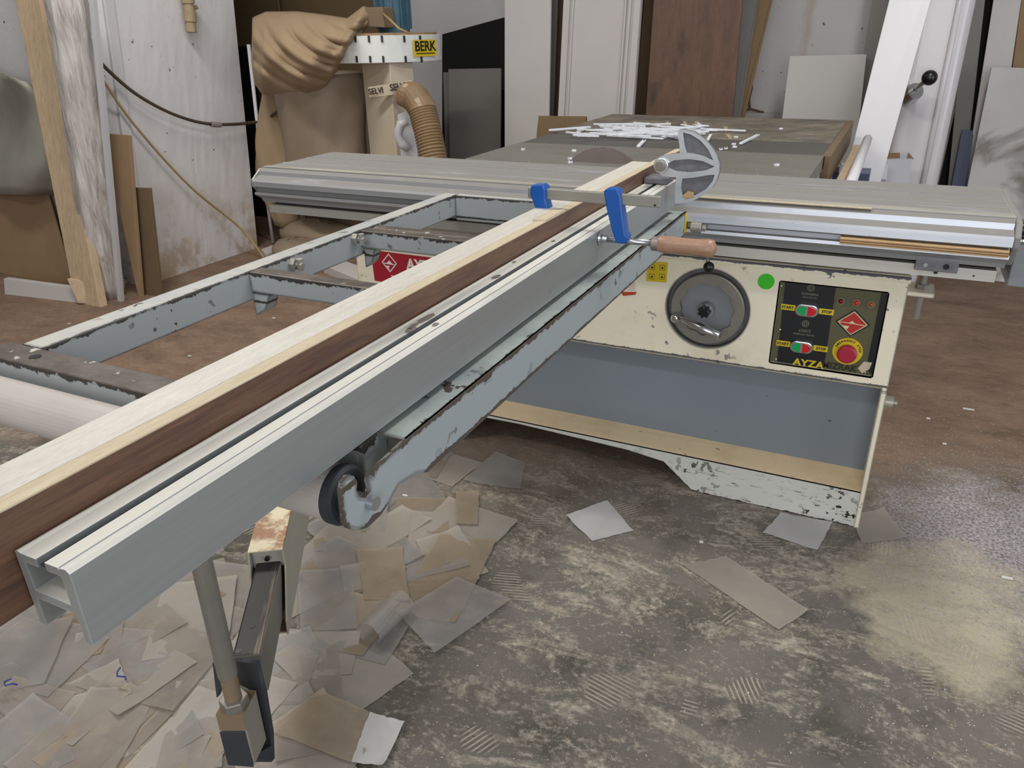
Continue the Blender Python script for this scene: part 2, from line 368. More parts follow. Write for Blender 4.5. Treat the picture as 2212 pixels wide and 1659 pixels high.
    br = t.mix(t.ramp(t.noise(2.6, 9, t.coords((1, 1.5, 1)), .72), .36, .66), lin('786353'), lin('957d6b'))
    br = t.mix(t.math('MULTIPLY', t.ramp(t.noise(5, 8, t.coords((1, 1.8, 1), loc=(4, 4, 0)), .75), .52, .68), .55), br, lin('574c43'))
    col = t.mix(t.math('MULTIPLY', bm, t.math('SUBTRACT', 1.0, t.math('MULTIPLY', heap2, .9))), gm, br)
    col = t.mix(t.ramp(t.noise(150, 2), .70, .73), col, lin('dedacb'))
    hgt = t.math('ADD', mask, t.math('MULTIPLY', fine, .6)); t.bump(hgt, .55, .004); t.b.inputs['Specular IOR Level'].default_value = .18
    return t.fin(col, .82)
m['floor'] = mk_floor()
def mk_sheet(name, a, b, alpha):
    t = Nt(name)
    n = t.noise(4.5, 6, rough=.6); col = t.mix(t.ramp(n, .3, .7), lin(a), lin(b))
    d = t.ramp(t.noise(16, 7, rough=.7), .52, .72); col = t.mix(t.math('MULTIPLY', d, .35), col, lin('b7a98e'))
    t.bump(t.noise(9, 4, rough=.5), .35, .006)
    tr = t.n('BsdfTransparent'); tr.inputs[0].default_value = (1, 1, 1, 1)
    mx = t.n('MixShader'); mx.inputs[0].default_value = alpha
    t.l(tr.outputs[0], mx.inputs[1]); t.l(t.b.outputs[0], mx.inputs[2]); t.l(mx.outputs[0], t.out.inputs[0])
    return t.fin(col, .38)
m['sheet_a'] = mk_sheet('frosted_film_warm', '857a70', 'a39a8f', .62)
m['sheet_b'] = mk_sheet('frosted_film_grey', '87837f', 'a9a5a0', .55)
m['sheet_c'] = mk_sheet('frosted_film_tan', '8a7a66', 'a3937c', .66)
m['sheet_w'] = mk_sheet('white_film', 'b2b0ae', 'cac9c8', .9)
m['sheet_d'] = mk_sheet('dusty_clear_film', '9b948a', 'a9a196', .72)
def mk_table():
    t = Nt('dusty_cast_table')
    b = t.mix(t.noise(5, 7, t.coords((1, 2.5, 1)), .65), lin('605e58'), lin('7d7a72'))
    b = t.mix(t.ramp(t.noise(90, 3, rough=.7), .62, .7), b, lin('9a968a'))
    return t.fin(b, .5, .15)
m['table'] = mk_table()
def mk_table2():
    t = Nt('dusty_wood_table')
    b = t.mix(t.ramp(t.noise(7, 9, t.coords(), .75), .4, .66), lin('57524a'), lin('857c6b'))
    return t.fin(b, .7)
m['table_rear'] = mk_table2()
m['table_dark'] = plain('dark_extension', '514f4a', .5, .1, .12, 6)
m['table_side'] = plain('raw_table_edge', '6b5a42', .8, 0, .15, 14)

# mesh builder -----------------------------------------------------
class MB:
    def __init__(s): s.v = []; s.f = []
    def add(s, vs, fs):
        b = len(s.v); s.v += [V(x) for x in vs]; s.f += [tuple(i+b for i in f) for f in fs]; return s
    def box(s, x0, x1, y0, y1, z0, z1):
        return s.add([(x0,y0,z0),(x1,y0,z0),(x1,y1,z0),(x0,y1,z0),(x0,y0,z1),(x1,y0,z1),(x1,y1,z1),(x0,y1,z1)],
                     [(3,2,1,0),(4,5,6,7),(0,1,5,4),(1,2,6,5),(2,3,7,6),(3,0,4,7)])
    def slab(s, pts, ext):
        """polygon of 3-D points given thickness along ext"""
        n = len(pts); e = V(ext); p = [V(q) for q in pts]
        nn = V((0,0,0))
        for i in range(n): nn += p[i].cross(p[(i+1) % n])
        if nn.dot(e) > 0: p = p[::-1]
        return s.add(p+[q+e for q in p], [tuple(range(n)), tuple(range(2*n-1, n-1, -1))]+[(i, i+n, (i+1) % n+n, (i+1) % n) for i in range(n)])
    def tube(s, path, r, n=12, cap=True, fn=None):
        path = [V(p) for p in path]; rings = []; up = None
        for i, p in enumerate(path):
            t = (path[min(i+1, len(path)-1)]-path[max(i-1, 0)]).normalized()
            if up is None: up = t.orthogonal().normalized()
            up = (up-t*up.dot(t)).normalized(); sd = t.cross(up)
            rr = r[i] if isinstance(r, (list, tuple)) else r
            rings.append([p+(up*math.cos(2*PI*k/n)+sd*math.sin(2*PI*k/n))*(rr*(fn(i, k) if fn else 1)) for k in range(n)])
        b = len(s.v)
        for g in rings: s.v += g
        for i in range(len(rings)-1):
            for k in range(n):
                a = b+i*n+k; c = b+i*n+(k+1) % n; s.f.append((a, c, c+n, a+n))
        if cap: s.f.append(tuple(b+k for k in range(n))[::-1]); s.f.append(tuple(b+(len(rings)-1)*n+k for k in range(n)))
        return s
    def cyl(s, a, b, r, n=20, r2=None): return s.tube([a, b], [r, r if r2 is None else r2], n)
    def sphere(s, c, r, n=14, sc=(1, 1, 1)):
        c = V(c); vs = []; fs = []; h = n//2
        for i in range(h+1):
            for k in range(n):
                th = PI*i/h; ph = 2*PI*k/n
                vs.append(c+V((math.sin(th)*math.cos(ph)*r*sc[0], math.sin(th)*math.sin(ph)*r*sc[1], math.cos(th)*r*sc[2])))
        for i in range(h):
            for k in range(n): fs.append((i*n+k, (i+1)*n+k, (i+1)*n+(k+1) % n, i*n+(k+1) % n))
        return s.add(vs, fs)
    def ring(s, c, axis, ro, ri, h, n=40, prof=None):
        """annular disc about c, depth h along axis"""
        a = V(axis).normalized(); u = a.orthogonal().normalized(); w_ = a.cross(u); c = V(c); vs = []; fs = []
        for k in range(n):
            ph = 2*PI*k/n; d = u*math.cos(ph)+w_*math.sin(ph); rr = ri*(1+(prof(k/n) if prof else 0))
            vs += [c+d*rr, c+d*ro, c+d*ro+a*h, c+d*rr+a*h]
        for k in range(n):
            j = (k+1) % n
            for q in range(4):
                w2 = (q+1) % 4; fs.append((4*k+q, 4*j+q, 4*j+w2, 4*k+w2))
        return s.add(vs, [f[::-1] for f in fs])
    def build(s, name, mat, parent=None, bevel=0, smooth=False, seg=2):
        off = V(parent['_o']) if parent is not None else sum(s.v, V((0,0,0)))/len(s.v)
        me = bpy.data.meshes.new(name); me.from_pydata([tuple(v-off) for v in s.v], [], s.f); me.update()
        me.materials.append(m[mat] if isinstance(mat, str) else mat)
        o = bpy.data.objects.new(name, me); sc.collection.objects.link(o)
        if parent is not None: o.parent = parent
        else: o.location = off
        o['_o'] = tuple(off)
        if smooth:
            for p in me.polygons: p.use_smooth = True
        if bevel:
            b = o.modifiers.new('bevel', 'BEVEL'); b.width = bevel; b.segments = seg; b.limit_method = 'ANGLE'; b.angle_limit = .7
        return o
def thing(name, label, cat, loc, group=None):
    o = bpy.data.objects.new(name, None); sc.collection.objects.link(o); o.location = loc; o['_o'] = tuple(loc)
    o.empty_display_size = .05
    return tag(o, label, cat, group)
def tag(o, label, cat, group=None):
    o['label'] = label; o['category'] = cat
    if group: o['group'] = group
    return o
def struct(o): o['kind'] = 'structure'; return o
def obj_from_curve(name, cu_, mat, parent, mw):
    tmp = bpy.data.objects.new(name, cu_); sc.collection.objects.link(tmp)
    dg = bpy.context.evaluated_depsgraph_get(); me = bpy.data.meshes.new_from_object(tmp.evaluated_get(dg))
    bpy.data.objects.remove(tmp)
    off = V(parent['_o']); me.transform(mw); me.transform(Matrix.Translation(-off)); me.name = name
    me.materials.clear(); me.materials.append(m[mat] if isinstance(mat, str) else mat)
    o = bpy.data.objects.new(name, me); o.parent = parent; o['_o'] = tuple(off); sc.collection.objects.link(o); return o
def frame_mat(origin, u, v):
    """columns: u right, v up, n = u x v"""
    u = V(u).normalized(); v = V(v); v = (v-u*v.dot(u)).normalized(); n = u.cross(v)
    q = Matrix.Identity(4)
    for i in range(3): q[i][0] = u[i]; q[i][1] = v[i]; q[i][2] = n[i]; q[i][3] = V(origin)[i]
    return q
def text(name, s_, mat, parent, origin, u, v, size, ext=.0004, wx=1.0, bold=0.0, align='CENTER', space=1.0):
    c = bpy.data.curves.new(name, 'FONT'); c.body = s_; c.size = size; c.extrude = ext; c.align_x = align; c.align_y = 'CENTER'
    c.offset = bold; c.resolution_u = 3; c.space_character = space
    mw = frame_mat(origin, u, v) @ Matrix.Diagonal((wx, 1, 1, 1))
    return obj_from_curve(name, c, mat, parent, mw)
def plate(name, loops, th, mat, parent, mw):
    """flat plate with holes; loops in local u,v"""
    c = bpy.data.curves.new(name, 'CURVE'); c.dimensions = '2D'; c.fill_mode = 'BOTH'; c.extrude = th/2
    for lp in loops:
        sp = c.splines.new('POLY'); sp.points.add(len(lp)-1); sp.use_cyclic_u = True
        for p, q in zip(sp.points, lp): p.co = (q[0], q[1], 0, 1)
    return obj_from_curve(name, c, mat, parent, mw)
X_, Y_, Z_ = V((1,0,0)), V((0,1,0)), V((0,0,1))
def circ(cx, cy, r, n=48, a0=0): return [(cx+r*math.cos(a0+2*PI*k/n), cy+r*math.sin(a0+2*PI*k/n)) for k in range(n)]

# ================================================================== SETTING
struct(MB().box(-7.5, 4.2, -3.6, 5.4, -.1, 0).build('floor', 'floor'))
t_ = plain('painted_ceiling', 'c9c8c4', .9)
struct(MB().box(-7.5, 4.2, -3.6, 5.4, 3.3, 3.4).build('ceiling', t_))
struct(MB().box(-7.5, 4.2, 5.3, 5.5, 0, 3.3).build('wall_back', 'wall'))
struct(MB().box(-7.6, -7.5, -3.6, 5.4, 0, 3.3).build('wall_left', 'wall'))
struct(MB().box(4.2, 4.3, -3.6, 5.4, 0, 3.3).build('wall_right', 'wall'))
struct(MB().box(-7.5, 4.2, -3.7, -3.6, 0, 3.3).build('wall_front', 'wall'))
def plaster_block(name, x0, x1, y0, y1, z0, z1, seg=26, amp=.012, seed=1):
    rr = random.Random(seed); b = MB()
    def face(o, u, v, nu, nv, nrm):
        ids = []; vs = []; fs = []
        for j in range(nv+1):
            for i in range(nu+1):
                p = V(o)+V(u)*(i/nu)+V(v)*(j/nv)
                ed = 0 < i < nu and 0 < j < nv
                vs.append(p+V(nrm)*(rr.uniform(-amp, amp) if ed else 0))
        for j in range(nv):
            for i in range(nu): a = j*(nu+1)+i; fs.append((a, a+1, a+nu+2, a+nu+1))
        b.add(vs, fs)
    face((x0,y0,z0), (x1-x0,0,0), (0,0,z1-z0), seg, seg, (0,-1,0))
    face((x1,y0,z0), (0,y1-y0,0), (0,0,z1-z0), seg, seg, (1,0,0))
    face((x1,y1,z0), (x0-x1,0,0), (0,0,z1-z0), 2, 2, (0,1,0))
    face((x0,y1,z0), (0,y0-y1,0), (0,0,z1-z0), 2, 2, (-1,0,0))
    for v in b.v:
        if v.y > (y0+y1)/2 and v.x > x1-.1: v.y += v.z*.085-.02
        elif v.x > x1-.1: v.y += v.z*.10
    return b.build(name, 'wall', smooth=False)
struct(plaster_block('wall_pillar', -7.5, -3.66, 2.80, 3.72, 0, 3.3, amp=.0012))
struct(MB().slab([(-3.675, 2.83, .4), (-3.652, 2.83, .4), (-3.652, 3.12, 3.3), (-3.675, 3.12, 3.3)], (0, .06, 0)).build('trim_1', 'white_clean', bevel=.004))   # plaster corner bead
pl = ay(1915, 100, 5.0)
struct(MB().box(ay(1868, 100, 5.0).x, ay(1940, 100, 5.0).x, 5.0, 5.35, 0, 3.3).build('wall_pier', 'concrete_grey'))
q0 = ay(1600, 250, 5.28)
struct(MB().box(q0.x-1.2, ay(1868, 200, 5.28).x, 5.22, 5.3, 0, ay(1700, 246, 5.25).z).build('baseboard_back', 'white_panel', bevel=.004))

# ================================================================== PANEL SAW
saw = thing('panel_saw', 'large cream and grey panel saw with handwheel, control panel and flat table', 'saw', (-.55, 2.3, 0))
YF = 1.958
XL, XR = -1.62, .088
# upper front plate with round well and rectangular opening
def P2(px, py, Y=YF): p = ay(px, py, Y); return (p.x, p.z)
wc = ay(1527, 668, YF); WR = .112
cp = [P2(1683, 609), P2(1916, 632), P2(1886, 814), P2(1665, 784)]
cx0 = (cp[0][0]+cp[3][0])/2; cx1 = (cp[1][0]+cp[2][0])/2; cz1 = (cp[0][1]+cp[1][1])/2; cz0 = (cp[2][1]+cp[3][1])/2
ZT, ZB = .700, .425
fp = plate('front_plate', [[(-1.05, ZB), (XR, ZB), (XR, ZT), (-1.05, ZT)], circ(wc.x, wc.z, WR), [(cx0, cz0), (cx1, cz0), (cx1, cz1), (cx0, cz1)]],
      .006, 'cream', saw, frame_mat((0, YF+.003, 0), X_, Z_))
b = MB().box(-1.05, XR, YF+.001, 2.62, ZT, ZT+.012).build('top_cover', 'cream', saw, bevel=.005)
MB().tube([(-1.05, YF+.006, ZT+.004), (XR+.002, YF+.006, ZT+.004)], .010, 12).build('rolled_edge', 'cream', saw, smooth=True)
MB().slab([(-1.05, YF, ZB), (XR, YF, ZB), (XR, YF+.02, ZB-.014), (-1.05, YF+.02, ZB-.014)], (0, .004, 0)).build('lower_lip', 'cream', saw)
MB().box(-1.05, XR-.004, YF+.02, YF+.05, ZB-.014, ZB-.008).box(-1.05, -1.046, YF+.006, 2.6, ZB, ZT).build('box_underside', 'grey_panel', saw)
# recess of control panel and well behind the wheel
MB().box(cx0-.003, cx0, YF, YF+.012, cz0, cz1).box(cx1, cx1+.003, YF, YF+.012, cz0, cz1).box(cx0, cx1, YF, YF+.012, cz1, cz1+.003).box(cx0, cx1, YF, YF+.012, cz0-.003, cz0).build('panel_recess', 'cream', saw)
MB().ring((wc.x, YF+.001, wc.z), (0, 1, 0), WR+.002, WR-.002, .03, 48).build('wheel_well', 'steel_dull', saw, smooth=True)
MB().cyl((wc.x, YF+.024, wc.z), (wc.x, YF+.028, wc.z), WR, 48).build('well_back', 'cast_dark', saw)
# recessed grey lower panel, ledge, base flange with arch
YR = 2.04
MB().box(XL, XR-.008, YR, YR+.004, .13, ZB).build('lower_panel', 'grey_panel', saw)
MB().slab([(XL, YF, .120), (XR-.006, YF, .114), (XR-.006, YR+.003, .137), (XL, YR+.003, .137)], (0, 0, -.004)).build('base_ledge', 'ledge', saw)
arch = [(XL, .002), (-1.15, .002), (-1.06, .104), (-.94, .106), (-.575, .094), (-.462, .080), (-.370, .002), (XR-.004, .002), (XR-.004, .114), (XL, .120)]
MB().slab([(x, YF, z) for x, z in arch], (0, .005, 0)).build('base_flange', 'cream_low', saw)
MB().box(XR-.013, XR, YF-.002, 2.62, .0, ZB-.015).box(XR-.013, XR-.0005, YF+.0065, 2.62, ZB-.015, ZT).build('side_plate', 'cream', saw)
MB().box(XL, XL+.012, YF, 2.62, 0, .43).build('side_plate', 'cream', saw, bevel=.002)
MB().box(XL, XR, 2.60, 2.62, 0, ZT).build('back_plate', 'grey_panel', saw)
MB().box(XL+.02, XR-.02, 2.3, 2.33, .0, .10).build('base_crossmember', 'dark', saw)
# left housing with company sign
hp = [P2(770, 554), P2(835, 526), P2(1020, 548), P2(1060, 640), P2(776, 612)]
MB().slab([(x, YF-.004, z) for x, z in hp], (0, .3, 0)).build('motor_housing', 'cream', saw, bevel=.004)
MB().box(-1.60, -1.05, YF+.02, 2.3, .16, .43).box(-1.6, -1.54, YF+.0, 2.3, .34, .435).build('left_body', 'cream', saw, bevel=.003)
sg = [P2(803, 539), P2(985, 562), P2(1010, 640), P2(812, 605)]
dz = lambda a, b_: (b_[1]-a[1])
sgn = MB().slab([(x, YF-.0045, z) for x, z in sg], (0, -.002, 0)).build('name_sign', 'red', saw)
def onpl(px, py, Y): return ay(px, py, Y)
Ys = YF-.0075
u_ = V((1, 0, (sg[1][1]-sg[0][1])/(sg[1][0]-sg[0][0])))
text('sign_lettering', 'AYZA', 'signwhite', sgn, onpl(912, 575, Ys), X_, Z_, .048, bold=.0015, wx=.92)
text('sign_lettering', 'TEL : (02', 'signwhite', sgn, onpl(866, 602, Ys), X_, Z_, .017, bold=.0006, wx=1.15)
dc = onpl(841, 568, Ys)
def diamond(r, ri, c, hw, hh, mat, parent, nm, Y):
    q = []
    k = [(0, 1), (1, 0), (0, -1), (-1, 0)]
    return plate(nm, [[(a*hw*r, b_*hh*r) for a, b_ in k]]+([[(a*hw*ri, b_*hh*ri) for a, b_ in k]] if ri else []), .0006, mat, parent, frame_mat((c.x, Y, c.z), X_, Z_))
diamond(1, .84, dc, .029, .031, 'signwhite', sgn, 'sign_emblem', Ys)
plate('sign_emblem', [[(-.024, -.002), (-.008, .0), (0, .009), (.010, -.001), (.024, -.004), (.024, -.0055), (-.024, -.0035)], [(-.014, -.010), (0, -.010), (-.004, -.018), (0, -.024), (-.008, -.017)]], .0006, 'signwhite', sgn, frame_mat((dc.x, Ys, dc.z), X_, Z_))
# handwheel
hw = MB().ring((wc.x+.001, YF-.004, wc.z), (0, 1, 0), .098, .082, .02, 64).build('handwheel', 'steel_dull', saw, bevel=.004, smooth=False)
MB().cyl((wc.x, YF+.006, wc.z), (wc.x, YF+.011, wc.z), .088, 56).build('wheel_disc', 'wheelgrey', hw)
MB().ring((wc.x, YF-.006, wc.z), (0, 1, 0), .095, .071, .013, 132, prof=lambda a: .04*math.sin(a*2*PI*11)).build('scalloped_rim', 'steel_dull', hw)
MB().cyl((wc.x, YF+.008, wc.z), (wc.x, YF-.022, wc.z), .021, 28).build('hub', 'wheelgrey', hw, bevel=.003)
kb = []
for k in range(56): a = 2*PI*k/56; r = .0145+.003*math.cos(7*a); kb.append((wc.x+.0+r*math.cos(a), YF-.022, wc.z+.004+r*math.sin(a)))
MB().slab(kb, (0, -.02, 0)).build('lock_knob', 'black', hw, bevel=.002)
c0 = ay(1462, 683, YF-.002); c1 = ay(1553, 726, YF-.062); c0b = ay(1466, 685, YF-.03)
MB().tube([c0, c0+V((0,-.02,0)), c0b], [.015, .012, .010], 16).tube([c0b, c0b.lerp(c1, .12), c0b.lerp(c1, .14), c0b.lerp(c1, .5), c1], [.0065, .0065, .0085, .0105, .0118], 18).build('crank_handle', 'chrome', hw, smooth=True)
# control panel
YP = YF+.010
cpn = MB().box(cx0, cx1, YP, YP+.004, cz0, cz1).build('control_panel', 'olive', saw)
def pq(pts, mat, nm, Y, parent=cpn, th=.0008):
    return MB().slab([ay(a, b_, Y) for a, b_ in pts], (0, -th, 0)).build(nm, mat, parent)
pq([(1696, 609), (1806, 620), (1779, 800), (1678, 786)], 'panelblack', 'black_strip', YP)
pq([(1905, 628), (1917, 630), (1886, 812), (1871, 796)], 'panelblack', 'black_strip', YP)
ux = X_; uz = (ay(1743, 668, YP)-ay(1732, 747, YP)); uz = Z_
for (bx, by) in ((1743.4, 668.8), (1731.9, 747.7)):
    c = ay(bx, by, YP)
    W_, H_ = .0285, .0165
    st = []
    for k in range(32):
        a = 2*PI*k/32; st.append((c.x+math.copysign(W_-H_, math.cos(a))+H_*math.cos(a), c.z+H_*math.sin(a)))
    bz = MB().slab([(x, YP, z) for x, z in st], (0, -.012, 0)).build('button_bezel', 'chrome', cpn, bevel=.003)
    for s_, mt, nm in ((-1, 'green', 'start_button'), (1, 'redbtn', 'stop_button')):
        pts = []
        for k in range(20):
            a = -PI/2+PI*k/19; pts.append((c.x+s_*(.0025+.0105*max(0, .05)+(.0125)*math.cos(a)*1.55-.0+0), YP-.011, c.z+.0125*math.sin(a)))
        MB().slab(pts, (0, -.004, 0)).build(nm, mt, cpn, bevel=.001)
    for s_, word in ((-1, 'START'), (1, 'STOP')):
        cc = c+V((s_*.0458, 0, .0003))
        MB().box(cc.x-.0175, cc.x+.0175, YP-.0016, YP, cc.z-.0075, cc.z+.0075).build('label_plate', 'yellow', cpn, bevel=.001)
        text('label_lettering', word, 'ink', cpn, (cc.x+s_*.0010, YP-.0022, cc.z), X_, Z_, .0098, bold=.0003)
for (bx, by), mt in (((1816.5, 650), 'led_dark'), ((1849.8, 653.7), 'led_on'), ((1882.3, 657.3), 'led_amber')):
    c = ay(bx, by, YP)
    MB().ring((c.x, YP-.003, c.z), (0, 1, 0), .0085, .0062, .003, 24).build('lamp_bezel', 'steel_dull', cpn)
    MB().sphere((c.x, YP-.003, c.z), .0066, 14, (1, .8, 1)).build('pilot_lamp', mt, cpn, smooth=True)
c = ay(1841.8, 697.8, YP)
diamond(1, 0, c, .040, .036, 'ink', cpn, 'emblem', YP-.0012)
diamond(.87, 0, c, .040, .036, 'logocream', cpn, 'emblem', YP-.0018)
diamond(.79, 0, c, .040, .036, 'panelred', cpn, 'emblem', YP-.0024)
plate('emblem', [[(-.031, .0015), (-.008, .0008), (-.0015, .0065), (.006, .0003), (.031, -.0015), (.031, -.003), (-.031, .0)], [(-.022, -.008), (-.006, -.008), (-.009, -.014), (-.013, -.018)]], .0006, 'logocream', cpn, frame_mat((c.x, YP-.0032, c.z), X_, Z_))
c = ay(1830.7, 758.5, YP)
MB().cyl((c.x, YP, c.z), (c.x, YP-.003, c.z), .0355, 44).build('warning_ring', 'yellow', cpn)
MB().tube([(c.x, YP, c.z), (c.x, YP-.014, c.z), (c.x, YP-.014, c.z), (c.x, YP-.026, c.z), (c.x, YP-.030, c.z)], [.013, .013, .0225, .0235, .019], 36).build('emergency_button', 'estop', cpn, smooth=False, bevel=.001)
for word, a0, rad in (('EMERGENCY STOP', 158, .0292), ):
    for k, ch in enumerate(word):
        if ch == ' ': continue
        a = math.radians(a0-k*11.6)
        d = V((math.cos(a), 0, math.sin(a)))
        text('ring_lettering', ch, 'ink', cpn, V((c.x, YP-.0036, c.z))+d*rad, V((math.sin(a), 0, -math.cos(a))), d, .0075, bold=.0002)
text('panel_lettering', 'AYZA', 'yellow', cpn, ay(1746, 786, YP-.001), X_, Z_, .026, bold=.0008, wx=1.12)
text('panel_lettering', 'MIZRAK', 'ink_olive', cpn, ay(1813, 793, YP-.001), X_, Z_, .024, bold=.0005, wx=.95)
text('panel_lettering', 'KOPARMA', 'ink_soft', cpn, ay(1750, 636, YP-.0014), X_, Z_, .0085)
text('panel_lettering', 'SAW MOTOR', 'ink_soft', cpn, ay(1749, 643, YP-.0014), X_, Z_, .0055)
text('panel_lettering', 'ÇİZİCİ', 'ink_soft', cpn, ay(1738, 715, YP-.0014), X_, Z_, .0085)
text('panel_lettering', 'STRIPE SAW MOTOR', 'ink_soft', cpn, ay(1736, 723, YP-.0014), X_, Z_, .0055)
for bx, by in ((1752, 622), (1740, 699)):
    c = ay(bx, by, YP)
    for ro in (.0085, .0045): MB().ring((c.x, YP-.0014, c.z), (0, 1, 0), ro, ro-.0012, .0005, 28).build('blade_symbol', 'ink_soft', cpn)
for bx, by in ((1688, 618), (1685, 712), (1676, 776), (1869, 805)):
    c = ay(bx, by, YP); MB().sphere((c.x, YP, c.z), .0032, 10, (1, .6, 1)).build('screw', 'chrome', cpn, smooth=True)
pq([(1853, 795), (1866, 781), (1884, 783), (1878, 797), (1862, 806)], 'duct', 'torn_corner', YP, th=.0012)
# stickers
def sticker(nm, mat, pts, Y=YF-.0005): return MB().slab([ay(a, b_, Y) for a, b_ in pts], (0, -.001, 0)).build(nm, mat, saw)
s1 = sticker('warning_sticker', 'yellow', [(1399, 565), (1443, 567), (1440, 610), (1396, 607)])
for a, b_ in ((1409, 577), (1431, 578), (1408, 597), (1430, 598)):
    c = ay(a, b_, YF-.0018); plate('pictogram', [[(-.007, -.007), (.007, -.007), (.007, .007), (-.007, .007)], [(-.0062, -.0062), (.0062, -.0062), (.0062, .0062), (-.0062, .0062)], circ(0, -.001, .0028, 10)], .0005, 'ink', s1, frame_mat(c, X_, Z_))
c = ay(1357, 622, YF)
s2 = MB().cyl((c.x, YF-.0004, c.z), (c.x, YF-.0014, c.z), .027, 36).build('round_sticker', 'signwhite', saw)
MB().slab([(c.x-.022, YF-.0018, c.z-.013), (c.x+.025, YF-.0018, c.z-.008), (c.x+.022, YF-.0018, c.z-.016), (c.x-.012, YF-.0018, c.z-.024)], (0, -.0006, 0)).build('red_band', 'orange', s2)
for k in range(5): MB().box(c.x-.016, c.x+.02, YF-.0021, YF-.0016, c.z-.004+k*.005, c.z-.0028+k*.005).build('print_line', 'redtext', s2)
c = ay(1655, 608, YF); MB().cyl((c.x, YF-.0004, c.z), (c.x, YF-.0014, c.z), .0205, 30).build('green_sticker', 'greendot', saw)
# lever and side fittings
l0 = ay(1524, 535, 1.86); l1 = ay(1531, 577, 1.83)
MB().tube([l0, l0.lerp(l1, .6), l1], .0045, 10).build('lever_rod', 'steel_dull', saw, smooth=True)
MB().sphere(l1, .0135, 18).build('lever_ball', 'black', saw, smooth=True)
c = ay(1912, 885, 2.05)
c = V((XR, 2.02, .36)); MB().cyl(c, c+V((.022, 0, 0)), .016, 24).cyl(c+V((.02, 0, 0)), c+V((.032, 0, 0)), .006, 8).build('side_bolt', 'alu_side', saw, bevel=.002)
MB().box(XR-.01, .145, 1.965, 2.05, .664, .676).build('corner_tab', 'cream', saw, bevel=.002)
MB().cyl((.118, 2.0, .60), (.118, 2.0, .765), .009, 12).cyl((.118, 2.0, .676), (.118, 2.0, .688), .016, 6).cyl((.118, 2.0, .735), (.118, 2.0, .75), .019, 6).cyl((.118, 2.0, .655), (.118, 2.0, .664), .014, 6).build('levelling_bolt', 'steel_dull', saw)
MB().cyl((-.9, 2.0, .70), (-.9, 2.0, .765), .012, 12).build('levelling_bolt', 'steel_dull', saw)
# table sections
TZ = .886
tl = lambda y: -1.25
MB().box(-1.24, -.19, 2.215, 2.63, TZ-.05, TZ).build('saw_table', 'table', saw, bevel=.003)
MB().box(-1.24, -.185, 2.635, 2.93, TZ-.045, TZ-.002).build('table_extension', 'table_dark', saw, bevel=.003)
MB().box(-1.25, -.195, 2.935, 3.70, TZ-.05, TZ+.001).build('rear_table', 'table_rear', saw, bevel=.003)
MB().box(-.195, -.17, 2.635, 3.70, TZ-.10, TZ).build('table_edge_board', 'table_side', saw, bevel=.003)
MB().box(-1.1, -.35, 2.62, 3.5, .0, TZ-.06).build('table_pedestal', 'grey_panel', saw)
MB().tube([(-.10, 2.24, .80), (-.10, 3.55, .83)], .017, 18).build('guide_tube', 'white_clean', saw, smooth=True)
MB().box(-.15, -.125, 2.25, 3.6, .72, .80).build('guide_bar', 'pine', saw, bevel=.003)
bc = ay(1302, 352, 2.26)
bl = []
for k in range(90):
    a = 2*PI*k/90; r = .150*(1 if k % 3 else .985); bl.append((bc.x+r*math.cos(a), 2.262, TZ-.102+r*math.sin(a)))
MB().slab(bl, (0, .003, 0)).build('saw_blade', 'blade', saw)

# ================================================================== SLIDING CARRIAGE
car = thing('sliding_carriage', 'long aluminium sliding carriage crossing the saw, dusty grooved top', 'carriage', (-.75, 2.0, .75))
CX0, CX1 = -1.755, .25
prof = [(2.20, .886), (2.080, .886), (2.080, .874), (2.068, .874), (2.068, .887), (2.064, .8875), (2.060, .886), (1.960, .886), (1.960, .874), (1.950, .874), (1.950, .8885), (1.946, .8885), (1.944, .887), (1.888, .887), (1.888, .876), (1.876, .876), (1.876, .886), (1.846, .886),
        (1.832, .878), (1.829, .866), (1.822, .866), (1.812, .861), (1.800, .858), (1.795, .852), (1.794, .838), (1.800, .834), (1.815, .833), (1.815, .820), (1.800, .819), (1.798, .812), (1.815, .802), (1.825, .796), (1.830, .786), (2.16, .786), (2.20, .83)]
MB().slab([(CX0, y, z) for y, z in prof], (CX1-CX0, 0, 0)).build('carriage_profile', 'alu', car)
MB().slab([(CX0-.0, 1.846, .8865), (CX0, 1.876, .8865), (CX0, 1.876, .889), (CX0, 1.846, .889)], (CX1-CX0, 0, 0)).build('edge_strip', 'alu_side', car)
MB().box(-.42, -.02, 1.836, 1.848, .8862, .8885).build('edge_tape', 'cream_edge', car)
MB().box(CX0+.02, CX1-.01, 1.86, 2.12, .776, .786).build('roller_track', 'dark', car)
low = [(1.838, .776), (1.836, .752), (1.850, .750), (2.10, .750), (2.10, .776)]
MB().slab([(CX0+.015, y, z) for y, z in low], (CX1-.025-CX0, 0, 0)).build('lower_beam', 'alu_low', car)
MB().box(.085, .168, 1.828, 1.840, .765, .789).build('latch_block', 'cast_dark', car, bevel=.002)
for x, r in ((.105, .0045), (.145, .006)): MB().cyl((x, 1.8285, .778), (x, 1.826, .778), r, 14).build('latch_screw', 'black' if r > .005 else 'steel', car)
for x in (.128, .2): MB().cyl((x, 1.8365, .762), (x, 1.8345, .762), .004 if x < .2 else .0018, 12).build('drilled_hole', 'black', car)
c = ay(702, 428, 1.853)
MB().cyl((c.x, 1.862, c.z), (c.x, 1.852, c.z), .0085, 16).build('yellow_plug', 'yellow', car)
